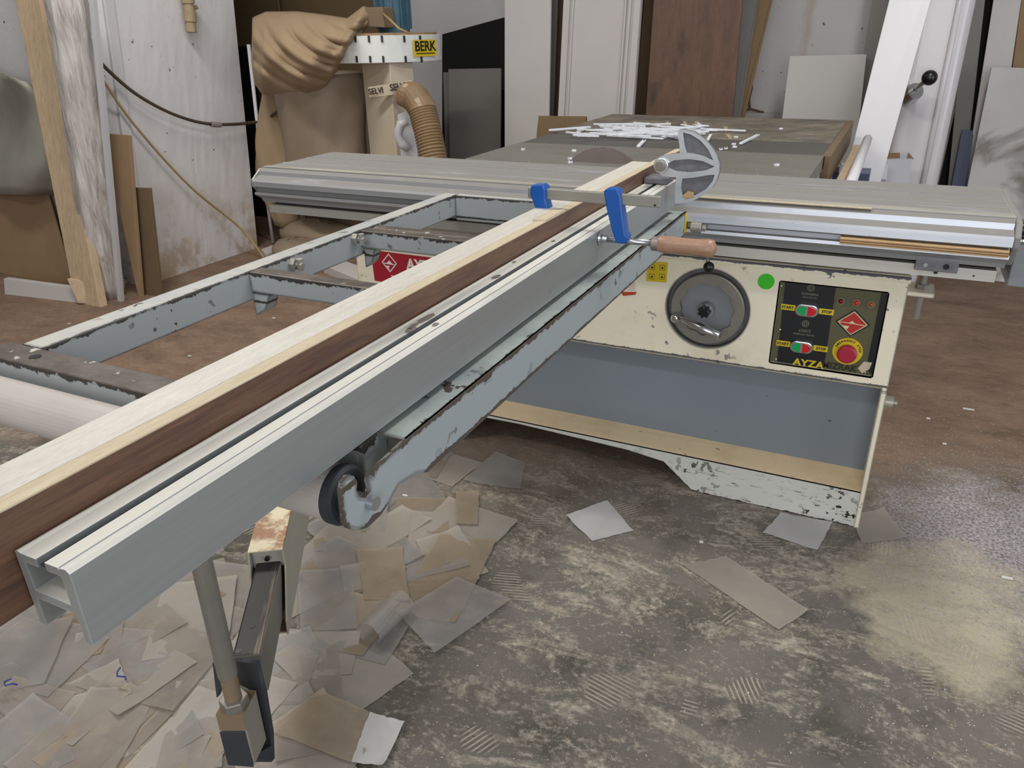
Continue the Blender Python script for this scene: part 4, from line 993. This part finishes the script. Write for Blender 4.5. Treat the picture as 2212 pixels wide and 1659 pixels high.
# --- left corner
tag(MB().slab([ax(0, 395, -4.2), V((-4.2, 2.0, .6))], (0, 0, 0)) if False else lean('mdf_sheet', 'mdf', (-60, 388), (95, 402), (-40, 640), (158, 625), 2.76, 2.62, .018, '', '', zt=None), 'brown board leaning in the left corner behind the pine batten', 'board')
tag(MB().slab([az(10, 636, .0), az(172, 655, .0), az(172, 655, .0)+V((0, .02, .075)), az(10, 636, 0)+V((0, .02, .085))], (0, .03, 0)).build('white_plank', 'white_panel', bevel=.002), 'low white plank lying at the foot of the brown board', 'plank')
tarp_pts = [(-60, 110), (0, 138), (65, 185), (120, 235), (140, 300), (110, 350), (85, 410), (-60, 410)]
tb = MB(); tv = []
gx, gz = 14, 14
for j in range(gz+1):
    for i in range(gx+1):
        s_, t = i/gx, j/gz
        xr = 60+90*min(1, t*1.6)**.7 if t < .6 else 150-60*(t-.6)
        px = -80+s_*(xr+80); py = 120+t*300+60*s_*(1-t)
        tv.append(ay(px, py, 2.70-.04*math.sin(s_*9+t*2)-.03*math.sin(t*7+s_*3)))
tb.add(tv, [(j*(gx+1)+i, j*(gx+1)+i+1, (j+1)*(gx+1)+i+1, (j+1)*(gx+1)+i) for j in range(gz) for i in range(gx)])
o = tb.build('hanging_tarp', 'tarp', smooth=True); so = o.modifiers.new('solid', 'SOLIDIFY'); so.thickness = .006
tag(o, 'grey-green dusty tarp draped in the left corner', 'tarp')
# pine batten, wrapped bundle
def stick(nm, mat, b0, b1, t0, t1, Yb, Yt, th, label, cat, parent=None, zt=2.2): return lean(nm, mat, t0, t1, b0, b1, Yt, Yb, th, label, cat, zt=zt, parent=parent)
stick('pine_batten', 'pine', (160, 640), (212, 640), (33, 0), (84, 0), 2.45, 2.70, .045, 'thick pale pine batten leaning at the far left', 'batten')
tag(MB().slab([az(170, 655, .01), az(214, 652, .01), az(214, 652, .01)+V((0, 0, .10)), az(158, 650, .01)+V((0, 0, .12))], (0, .02, 0)).build('batten_block', 'pine'), 'short pine block at the foot of the pine batten', 'block')
wr = thing('wrapped_bundle', 'bundle of mouldings wrapped in clear plastic beside the pine batten', 'bundle', tuple(az(245, 650, 0)))
p0, p1 = az(233, 640, .0), ay(122, -150, 2.62)
dirw = (p1-p0)
MB().tube([p0+dirw*t for t in [k/24 for k in range(25)]], [.088+.004*math.sin(k*1.7) for k in range(25)], 24, fn=lambda i, k: .94+.07*math.sin(k*2.1)+.02*math.sin(i*1.9+k)).build('plastic_wrap', 'wrap', wr, smooth=True)
q0 = az(279, 644, .0)+V((0, -.06, 0)); q1 = ay(182, -150, 2.50)
n_ = V((0, .02, 0)); e_ = V((.014, 0, 0))
MB().slab([q0-e_, q0+e_, q1+e_, q1-e_], n_).build('white_moulding', 'white_clean', wr)
upw = dirw.normalized(); 
def on_wrap(px, py): 
    d = ray(px, py); t = ((p0.y-.058)+(dirw.y)*0.12)/d.y; return V((d.x*t, d.y*t, H+d.z*t))
text('wrap_lettering', 'ADAKO MOBI', 'tapeink', wr, on_wrap(206, 555), -upw, V((1, 0, 0)), .026, bold=.0006, wx=1.4)
text('wrap_lettering', 'MOBI', 'redtext', wr, on_wrap(162, 300)+V((.01, 0, 0)), -upw, V((1, 0, 0)), .03, wx=1.3)
lean('mdf_offcut', 'mdf', (222, 288), (278, 292), (292, 612), (304, 612), 2.76, 2.66, .018, 'tall brown offcut leaning on the pillar, left one of two', 'board', zt=None)
lean('mdf_offcut', 'mdf_dark', (285, 405), (322, 406), (295, 612), (345, 610), 2.765, 2.70, .018, 'shorter dark brown offcut against the pillar corner', 'board', zt=None)
# valve and cables on the pillar
vf = lambda a, b_: ax(a, b_, -3.64)
tv = thing('pipe_fitting', 'dusty brass pipe fitting stuck to the white pillar', 'fitting', tuple(vf(403, 40)))
pts = [vf(395, -10), vf(398, 8), vf(398, 8), vf(401, 28), vf(401, 28), vf(403, 48), vf(403, 48), vf(405, 70)]
MB().tube([p+V((.03, 0, 0)) for p in pts], [.035, .035, .028, .03, .034, .033, .026, .028], 16).build('fitting_body', 'brass', tv)
MB().tube([vf(400, 18)+V((.03, 0, 0)), vf(416, 16)+V((.03, 0, 0))], .012, 10).build('valve_stub', 'brass', tv)
def cable(nm, mat, pts, r, label, cat):
    # smooth through points
    out = []
    for i in range(len(pts)-1):
        p0_, p1_, p2_, p3_ = pts[max(i-1, 0)], pts[i], pts[i+1], pts[min(i+2, len(pts)-1)]
        for k in range(8):
            t = k/8; out.append(.5*((2*p1_)+(p2_-p0_)*t+(2*p0_-5*p1_+4*p2_-p3_)*t*t+(3*p1_-p0_-3*p2_+p3_)*t**3))
    out.append(pts[-1])
    return tag(MB().tube(out, r, 8).build(nm, mat, smooth=True), label, cat)
cable('sagging_cable', 'cable', [vf(188, 108)+V((.02, 0, 0)), vf(228, 155)+V((.03, 0, 0)), vf(290, 208)+V((.04, 0, 0)), vf(370, 250)+V((.05, 0, 0)), vf(450, 268)+V((.05, 0, 0)), vf(545, 262)+V((.05, 0, 0)), ay(600, 240, 3.75), ay(640, 205, 3.7)], .009, 'dark cable sagging across the white pillar to the dust bag', 'cable')
tag(MB().tube([vf(442, 268)+V((.05, 0, 0)), vf(462, 269)+V((.05, 0, 0))], .016, 10).build('cable_joint', 'concrete_grey'), 'taped grey joint midway along the sagging cable', 'joint')
cable('slanting_cord', 'rope', [vf(215, 170)+V((.02, 0, 0)), vf(285, 270)+V((.02, 0, 0)), vf(400, 400)+V((.03, 0, 0)), vf(500, 492)+V((.08, 0, 0)), az(570, 556, .03)], .0065, 'tan cord stretched slantwise down the white pillar to the floor', 'cord')
# --- dust collector area
lean('hardboard_sheet', 'mdf_brown', (480, 0), (600, 0), (520, 330), (640, 330), 4.95, 4.86, .02, 'dark hardboard sheet leaning behind the canvas bag, left one', 'board', zt=2.2)
lean('hardboard_sheet', 'mdf_brown', (604, 0), (824, 0), (640, 330), (830, 330), 5.05, 4.98, .02, 'dark hardboard sheet leaning behind the canvas bag, right one', 'board', zt=2.2)
lean('gap_shade', 'blackmat', (500, 100), (548, 100), (520, 500), (585, 500), 4.5, 4.45, .02, 'dark gap behind the white pillar, shade painted as a black sheet', 'sheet', zt=None)  # black panel set in the open gap to stand for its shade
DY = 3.9
dc_ = thing('dust_collector', 'white drum dust collector on cream duct with draped filter bag', 'collector', tuple(V((ay(830, 200, DY).x, DY, 0))))
dcx = ay(826, 105, DY-.32).x; dzt = ay(850, 76, DY-.33).z; dzb = ay(850, 137, DY-.33).z
DC = V((ay(828, 105, DY).x, DY, 0)); DR = .325
dr_ = MB().tube([(DC.x, DC.y, dzb), (DC.x, DC.y, dzb+.002), (DC.x, DC.y, dzt-.002), (DC.x, DC.y, dzt)], [DR-.002, DR, DR, DR-.002], 56).build('drum', 'collector_white', dc_)
MB().cyl((DC.x, DC.y, dzt), (DC.x, DC.y, dzt+.012), DR-.02, 20).build('drum_lid', 'mdf', dc_)
def ondrum(px, py, r=DR+.002):
    d = ray(px, py); o_ = V((0, 0, H)); ox, oy = -DC.x, -DC.y
    a = d.x**2+d.y**2; b_ = 2*(d.x*ox+d.y*oy); c_ = ox*ox+oy*oy-r*r
    disc = b_*b_-4*a*c_
    if disc < 0: disc = 0
    t = (-b_-math.sqrt(disc))/(2*a); return o_+d*t
for px in (768, 797, 825, 873, 907):
    for py in (84, 128):
        c = ondrum(px+(3 if py > 100 else 0), py-(px-850)*.0); n = V((c.x-DC.x, c.y-DC.y, 0)).normalized(); tt = V((-n.y, n.x, 0))
        MB().slab([c-tt*.005-Z_*.016, c+tt*.005-Z_*.016, c+tt*.005+Z_*.016, c-tt*.005+Z_*.016], n*.005).build('drum_clip', 'ink', dc_)
c = ondrum(918, 104, DR+.004); n = V((c.x-DC.x, c.y-DC.y, 0)).normalized(); tt = V((-n.y, n.x, 0))
if tt.x < 0: tt = -tt
nsn = MB().slab([c-tt*.085-Z_*.040, c+tt*.085-Z_*.040, c+tt*.085+Z_*.042, c-tt*.085+Z_*.042], n*.003).build('maker_plate', 'yellow', dc_)
text('plate_lettering', 'BERK', 'ink', nsn, c+n*.0035+Z_*.008, tt, Z_, .068, bold=.002, wx=1.0)
MB().slab([c-tt*.07-Z_*.028+n*.003, c+tt*.07-Z_*.028+n*.003, c+tt*.07-Z_*.023+n*.003, c-tt*.07-Z_*.023+n*.003], n*.001).build('plate_rule', 'ink', nsn)
# duct column (turned box)
k0, k1, k2 = ay(787, 200, 3.78), ay(846, 200, 3.66), ay(896, 200, 3.80)
k3 = k0+k2-k1
MB().slab([(p.x, p.y, 0) for p in (k0, k1, k2, k3)], (0, 0, dzb)).build('duct_column', 'duct', dc_, bevel=.004)
MB().slab([V((k1.x+.03, 3.66, .50)), V((k1.x+.12, 3.69, .50)), V((k1.x+.12, 3.69, .9)), V((k1.x+.03, 3.66, .86))], (0, -.004, 0)).build('tape_patch', 'white_clean', dc_)
hose_p = [ay(868, 214, 3.64), ay(882, 204, 3.58), ay(897, 212, 3.52), ay(912, 235, 3.48), ay(922, 275, 3.46), ay(932, 320, 3.44), ay(942, 370, 3.42), ay(950, 440, 3.42)]
hs = []
for i in range(len(hose_p)-1):
    for k in range(14): hs.append(hose_p[i].lerp(hose_p[i+1], k/14))
hs.append(hose_p[-1])
MB().tube(hs, [(.073 if i % 2 else .067)*min(1, .55+i*.022) for i in range(len(hs))], 20).build('suction_hose', 'hose', dc_)
s2_ = [ay(800+a*1.0, 196-a*.11, 3.63) for a in (0, 40, 84)]
tp = MB().slab([ay(796, 188, 3.64), ay(846, 180, 3.63), ay(846, 205, 3.63), ay(799, 210, 3.64)], (0, -.004, 0)).slab([ay(846, 180, 3.63), ay(890, 172, 3.60), ay(890, 190, 3.60), ay(846, 205, 3.63)], (0, -.004, 0)).build('packing_tape', 'duct', dc_)
text('tape_lettering', 'SELVI', 'tapeink', tp, ay(812, 197, 3.625), V((1, 0, .12)), Z_, .042, bold=.001)
text('tape_lettering', 'SELVI', 'tapeink', tp, ay(860, 188, 3.605), V((1, 0, .12)), Z_, .046, bold=.0015)
MB().tube([ay(880, 262, 3.62), ay(866, 268, 3.60), ay(860, 290, 3.6), ay(868, 312, 3.6), ay(884, 322, 3.62)], [.02, .026, .024, .026, .02], 14).build('side_outlet', 'white_clean', dc_, smooth=True)
# motor on top
mp = ay(852, 70, 3.85)
mo = MB().cyl((mp.x, 3.85, dzt+.01), (mp.x, 3.85, dzt+.34), .085, 24).build('motor', 'motor_blue', dc_)
for k in range(12):
    a = 2*PI*k/12; d = V((math.cos(a), math.sin(a), 0)); s__ = V((-d.y, d.x, 0)); c = V((mp.x, 3.85, 0))+d*.085
    MB().slab([c-s__*.004+Z_*(dzt+.03), c+s__*.004+Z_*(dzt+.03), c+s__*.004+Z_*(dzt+.3), c-s__*.004+Z_*(dzt+.3)], d*.014).build('cooling_fin', 'motor_blue', mo)
MB().slab([ay(787, 16, 3.66), ay(826, 15, 3.66), ay(830, 60, 3.66), ay(789, 58, 3.66)], (0, .1, 0)).build('terminal_box', 'brownbox', dc_, bevel=.006)
cb_ = [ay(828, 30, 3.66), ay(845, 45, 3.62), ay(862, 62, 3.6), ay(885, 72, 3.62)]
MB().tube(cb_, .006, 8).build('motor_cable', 'rope', dc_, smooth=True)
# canvas bag draped over the drum
def surf(name, mat, fpt, nu, nv, parent=None, th=.006, smooth=True):
    vs = [fpt(i/nu, j/nv) for j in range(nv+1) for i in range(nu+1)]
    b = MB().add(vs, [(j*(nu+1)+i, j*(nu+1)+i+1, (j+1)*(nu+1)+i+1, (j+1)*(nu+1)+i) for j in range(nv) for i in range(nu)])
    o = b.build(name, mat, parent, smooth=smooth); s_ = o.modifiers.new('solid', 'SOLIDIFY'); s_.thickness = th
    return o
def interp(tab, t):
    x = t*(len(tab)-1); i = min(int(x), len(tab)-2); f = x-i; f = f*f*(3-2*f) if False else f
    return tuple(tab[i][k]*(1-f)+tab[i+1][k]*f for k in range(len(tab[0])))
topl = [(546, 130), (548, 40), (575, 28), (640, 27), (700, 34), (752, 42), (786, 16), (800, 22)]
botl = [(548, 150), (553, 185), (568, 204), (610, 214), (655, 216), (700, 190), (735, 140), (790, 58)]
def bagf(s_, t):
    a = interp(topl, s_); b_ = interp(botl, s_)
    px = a[0]+(b_[0]-a[0])*t; py = a[1]+(b_[1]-a[1])*t
    bulge = .30*math.sin(PI*min(1, t*1.02))**.6*math.sin(PI*min(1, s_*.9+.08))
    cx_, cy_ = (px-770), (py-10)
    rad = math.hypot(cx_, cy_*1.25)
    fold = .022*math.sin(rad*.125+math.sin(s_*5)*.9)*min(1, t*3)*min(1, (1-t)*5+.2)
    fold += .016*math.sin(s_*26+t*5)*math.sin(PI*t)+.010*math.sin(rad*.31+s_*6)*math.sin(PI*t)
    return ay(px, py, 3.70-bulge+fold)
bag = surf('canvas_bag', 'canvas', bagf, 90, 60, dc_, th=.008)
# plastic sack under the drum
def sackf(s_, t):
    a = s_*2*PI; z = 1.06-t*.78
    r = .29*(1-.1*math.sin(t*3))*(1+.05*math.sin(a*3+t*4)+.03*math.sin(a*8+t*9)+.012*math.sin(a*19+t*14))
    if t > .9: r *= 1-(t-.9)*3.5
    cxs = ay(705, 260, 3.85).x
    return V((cxs+r*math.cos(a), 3.86+r*math.sin(a), z))
surf('plastic_sack', 'sack', sackf, 48, 22, dc_, th=.004)
def sack2(s_, t):
    a = s_*2*PI; z = .94-t*.80
    r = (.05+.09*math.sin(t*2.6))*(1+.10*math.sin(a*3+t*5)+.05*math.sin(a*7-t*9)); cxs = ay(596, 380, 3.8).x
    return V((cxs+r*math.cos(a), 3.86+r*math.sin(a), z))
tag(surf('standing_sack', 'canvas', sack2, 30, 18, None, th=.004), 'tall brown cloth sack beside the pillar left of the collector', 'sack')
for (px, py, sx, szz) in ((690, 505, .30, .10), (760, 490, .22, .09), (640, 520, .14, .06)):
    c = az(px, py+15, .05); rq = random.Random(int(px)); b = MB().sphere((c.x, c.y, szz*.9), 1, 24, (sx, .16, szz))
    for v in b.v: v += V((rq.uniform(-1, 1), rq.uniform(-1, 1), rq.uniform(-1, 1)))*.008
    for v in b.v: v.z = max(v.z, .002)
    tag(b.build('crumpled_sack', 'sack' if px != 760 else 'canvas', smooth=True), {690: 'large crumpled brown sack on the floor below the carriage', 760: 'dusty sack lying right of the large crumpled one', 640: 'small flat sack lump near the white post'}[px], 'sack')
MB().tube([ay(590, 524, 3.80), ay(565, 350, 3.80), ay(537, 96, 3.80)], .011, 10).build('stand_leg', 'white_clean', dc_, smooth=True)
tag(MB().slab([az(566, 548, 0), az(640, 520, 0), az(655, 532, 0), az(575, 560, 0)], (0, 0, .03)).build('white_offcut', 'white_panel', bevel=.002), 'white offcut lying on the floor near the pillar foot', 'offcut')
tag(MB().slab([az(700, 590, 0), az(730, 575, 0), az(800, 600, 0), az(780, 625, 0)], (0, 0, .05)).build('white_offcut', 'white_panel', bevel=.002), 'white offcut board on the floor left of the red sign', 'offcut')
tag(MB().slab([az(520, 490, .0), az(640, 545, .0), az(700, 520, .0), az(600, 480, .0)], (0, 0, .012)).build('floor_board', 'mdf_dark', bevel=.002), 'brown flat board lying under the sacks', 'board')
# --- back wall boards
lean('black_sheet', 'blackmat', (955, 74), (1094, 36), (955, 345), (1094, 345), 5.1, 5.0, .02, 'matt black sheet with slanted top behind the grey laminate boards', 'sheet', zt=None)
lean('laminate_board', 'grey_slab', (957, 156), (975, 156), (962, 345), (978, 345), 4.9, 4.7, .018, 'narrow edge of grey laminate board, behind the wider one', 'board', zt=None)
lean('laminate_board', 'grey_slab', (968, 149), (1082, 147), (972, 345), (1080, 343), 4.85, 4.65, .018, 'wide dark grey laminate board beside the tan hose', 'board', zt=None)
lean('melamine_board', 'white_panel', (1090, 0), (1190, 0), (1090, 335), (1184, 335), 4.62, 4.54, .018, 'plain off-white panel leaning right of the grey laminate boards', 'panel', zt=2.1)
lean('panel_edge', 'grey_slab', (1191, 0), (1204, 0), (1185, 330), (1192, 330), 4.72, 4.66, .018, 'dark grey panel edge between the two white panels, left one', 'panel', zt=2.1)
lean('panel_edge', 'mdf_dark', (1205, 0), (1216, 0), (1193, 330), (1200, 330), 4.80, 4.74, .018, 'brownish panel edge between the two white panels, right one', 'panel', zt=2.1)
dp = thing('moulded_door', 'off-white moulded door leaf with vertical mouldings leaning at the back', 'door', tuple(V((ay(1300, 200, 4.6).x, 4.5, 0))))
def ledge(nm, mat, a, b_, c_, d, Yt, Yb, th, par, off=0): return lean(nm, mat, a, b_, c_, d, Yt-off, Yb-off, th, None, None, zt=2.1, parent=par)
ledge('door_leaf', 'white_panel', (1217, 0), (1386, 0), (1201, 330), (1362, 330), 4.66, 4.58, .03, dp)
for (a, b_, c_, d) in (((1217, 1231), (1201, 1214), 0, 0), ((1236, 1240), (1219, 1222), 0, 0), ((1350, 1354), (1326, 1330), 0, 0), ((1358, 1364), (1334, 1340), 0, 0), ((1370, 1384), (1345, 1360), 0, 0)):
    ledge('moulding', 'white_panel', (a[0], 0), (a[1], 0), (b_[0], 330), (b_[1], 330), 4.66, 4.58, .012, dp, .012)
lean('black_edge', 'blackmat', (1383, 0), (1392, 0), (1362, 280), (1368, 280), 4.92, 4.88, .02, 'black board edge right of the moulded door', 'board', zt=2.1)
lean('dark_strip', 'mdf_dark', (1391, 0), (1416, 0), (1368, 280), (1400, 280), 4.84, 4.79, .02, 'dark brown board edge left of the rustic wood board', 'board', zt=2.1)
lean('rustic_board', 'rustic', (1412, 0), (1604, 0), (1392, 285), (1580, 285), 4.72, 4.62, .02, 'tall rustic brown wood-decor board leaning behind the table', 'board', zt=2.1)
lean('grey_batten', 'concrete_grey', (1600, 0), (1634, 0), (1576, 285), (1588, 285), 4.98, 4.94, .02, 'greyish slanted board just right of the rustic board', 'board', zt=2.1)
lean('tan_batten', 'mdf', (1632, 0), (1664, 0), (1584, 285), (1592, 285), 5.08, 5.04, .02, 'tan slanted batten leaning against the white wall', 'batten', zt=2.1)
lean('brown_offcut', 'mdf_brown', (1163, 250), (1266, 251), (1155, 330), (1268, 330), 3.85, 3.80, .018, 'small brown board piece sticking up behind the table left corner', 'board', zt=None)
lean('beige_board', 'beige_panel', (1706, 121), (1872, 117), (1684, 300), (1852, 300), 4.95, 4.9, .018, 'beige rectangular panel standing against the white wall', 'panel', zt=None)
for px, py in ((1742, 121), (1752, 121), (1763, 121)):
    pass
c0_ = ay(1632, 110, 5.27)
crk = [ay(a, b_, 5.29) for a, b_ in ((1626, 118), (1629, 140), (1622, 165), (1624, 190), (1618, 215), (1620, 235), (1600, 243), (1650, 243))]
o = MB().tube(crk[:6], .008, 6).tube([crk[6], crk[5], crk[7]], .007, 6).build('trim_2', 'mdf_dark'); struct(o)
# white leaning board, machine with lever
lean('white_plank', 'white_clean', (1921, 0), (2011, 0), (1823, 390), (1902, 394), 3.98, 3.68, .03, 'long clean white board leaning diagonally in front of the machine', 'board', zt=1.75)
MY = 4.3
mc = thing('bandsaw_cabinet', 'tall glossy white machine cabinet with rounded edge and chrome lever', 'machine', tuple(V((ay(2020, 200, MY).x, MY, 0))))
mx0, mx1 = ay(1950, 300, MY).x, ay(2078, 200, MY).x
MB().box(mx0-.05, mx1-.02, MY, MY+.6, 0, 2.0).build('cabinet_body', 'glossy', mc, bevel=.05, seg=6)
MB().tube([(mx1-.085, MY-.002, 0), (mx1-.085, MY-.002, 2.0)], .014, 10).build('door_seam', 'glossy', mc, smooth=True)
a_, b__ = ay(1956, 203, MY), ay(1978, 197, MY-.12)
MB().tube([(a_.x, MY, a_.z), (a_.x+.02, MY-.06, a_.z), (b__.x, MY-.1, b__.z)], [.046, .044, .037], 20).build('lever_hub', 'chrome', mc)
le = ay(2008, 168, MY-.18)
MB().cyl((b__.x, MY-.10, b__.z+.01), le, .010, 10).build('lever_rod', 'steel_dull', mc)
MB().sphere(le, .033, 18).build('lever_ball', 'black', mc, smooth=True)
# carton
cr0 = ay(1905, 344, 4.02)
cb2 = thing('open_carton', 'open white carton with brown flaps beside the leaning white board', 'box', (cr0.x, 4.02, 0))
MB().slab([ay(1890, 346, 4.02), ay(1970, 344, 4.02), ay(1960, 420, 4.02), ay(1880, 420, 4.02)], (0, .2, 0)).build('carton_body', 'whitebox', cb2)
MB().slab([ay(1912, 331, 4.12), ay(1944, 330, 4.12), ay(1944, 346, 4.04), ay(1912, 346, 4.04)], (0, .004, 0)).build('carton_flap', 'card', cb2)
MB().slab([ay(1962, 329, 4.12), ay(1974, 344, 4.04), ay(1958, 344, 4.04)], (0, .004, 0)).build('carton_flap', 'card', cb2)
bz0 = ay(1930, 420, 4.02)
MB().box(bz0.x-.1, bz0.x+.1, 4.02, 4.22, 0, max(.02, bz0.z+.0)).build('carton_base', 'whitebox', cb2)
tag(MB().slab([ay(1905, 352, 4.0), ay(1918, 356, 4.0), ay(1915, 388, 4.0), ay(1900, 386, 4.0)], (0, .006, 0)).build('paper_label', 'white_clean'), 'white paper tag hanging on the carton front', 'tag')
tag(MB().slab([ay(1814, 355, 3.4), ay(1832, 356, 3.4), ay(1830, 376, 3.4), ay(1812, 375, 3.4)], (0, .05, 0)).build('white_block', 'white_clean'), 'small white block left of the leaning white board', 'block')
tag(MB().slab([V((ay(1800, 372, 3.45).x, 3.42, .0)), V((ay(1850, 372, 3.45).x+.05, 3.42, .0)), V((ay(1850, 372, 3.45).x+.05, 3.42, ay(1820, 373, 3.42).z)), V((ay(1800, 372, 3.45).x, 3.42, ay(1820, 373, 3.42).z))], (0, .15, 0)).build('dark_crate', 'navy'), 'dark crate on the floor beneath the small white block', 'crate')
# right side
lean('grey_pillar_board', 'concrete_grey', (2086, 0), (2128, 0), (2046, 420), (2080, 420), 5.15, 5.08, .03, 'grey board standing behind the glossy machine', 'board', zt=2.1)
lean('dark_strip', 'blackmat', (2124, 0), (2146, 0), (2030, 420), (2078, 420), 5.24, 5.2, .02, 'dark gap between the machine and marble slab, shade painted as black strip', 'board', zt=2.1)  # shade of the gap painted as a black strip, dark moulding below
lean('navy_board', 'navy', (2078, 280), (2104, 282), (2052, 420), (2085, 420), 5.06, 4.96, .02, 'navy blue board beside the marble slab', 'board', zt=None)
lean('beige_board', 'white_panel', (2146, 0), (2206, 0), (2118, 180), (2180, 180), 5.12, 5.08, .02, 'greyish white board behind the marble slab', 'board', zt=2.1)
lean('brown_board', 'mdf', (2206, 0), (2290, 0), (2183, 180), (2270, 180), 5.2, 5.16, .02, 'brown board at the right edge of the picture', 'board', zt=2.1)
ms = lean('marble_slab', 'marble', (2142, 144), (2300, 150), (2082, 440), (2250, 450), 4.95, 4.75, .025, 'marble-patterned slab leaning at the far right', 'slab', zt=None)

# every scrap of the loose heaps gets wording of its own: tint, size and its order from the left
ORD = 'first second third fourth fifth sixth seventh eighth ninth tenth eleventh twelfth thirteenth fourteenth fifteenth sixteenth seventeenth eighteenth nineteenth twentieth'.split()
WH = {'film scraps under the roller': 'in the pile under the roller hook', 'film scraps beside the arm': 'right of the arm channel', 'film scraps at lower left': 'below the near fence end',
      'film scraps by the rod': 'beside the upright rod', 'film scraps right of the bracket': 'between arm and open concrete', 'film scraps at the bottom edge': 'at the bottom left picture edge', 'film scraps below the bracket': 'at the foot of the bracket'}
TN = {'sheet_a': 'brownish grey', 'sheet_b': 'pale grey', 'sheet_c': 'tan', 'sheet_d': 'dusty light', 'sheet_w': 'white'}
bins = {}
for o in bpy.data.objects:
    if '_c' in o:
        if o.get('group') in WH: bins.setdefault((o['group'], o['_m'], o['_a'] > .026), []).append(o)
for (g_, mt, big_), os_ in bins.items():
    os_.sort(key=lambda o: (V(o['_c'])-V((0, 0, H))).dot(cr)/(V(o['_c'])-V((0, 0, H))).dot(cf))
    for k, o in enumerate(os_):
        o['label'] = (ORD[k]+' from left of ' if len(os_) > 1 else 'only one of ')+('large ' if big_ else 'small ')+TN[mt]+' film scraps '+WH[g_]
for o in bpy.data.objects:
    for k in ('_o', '_n', '_c', '_a', '_m'):
        if k in o: del o[k]
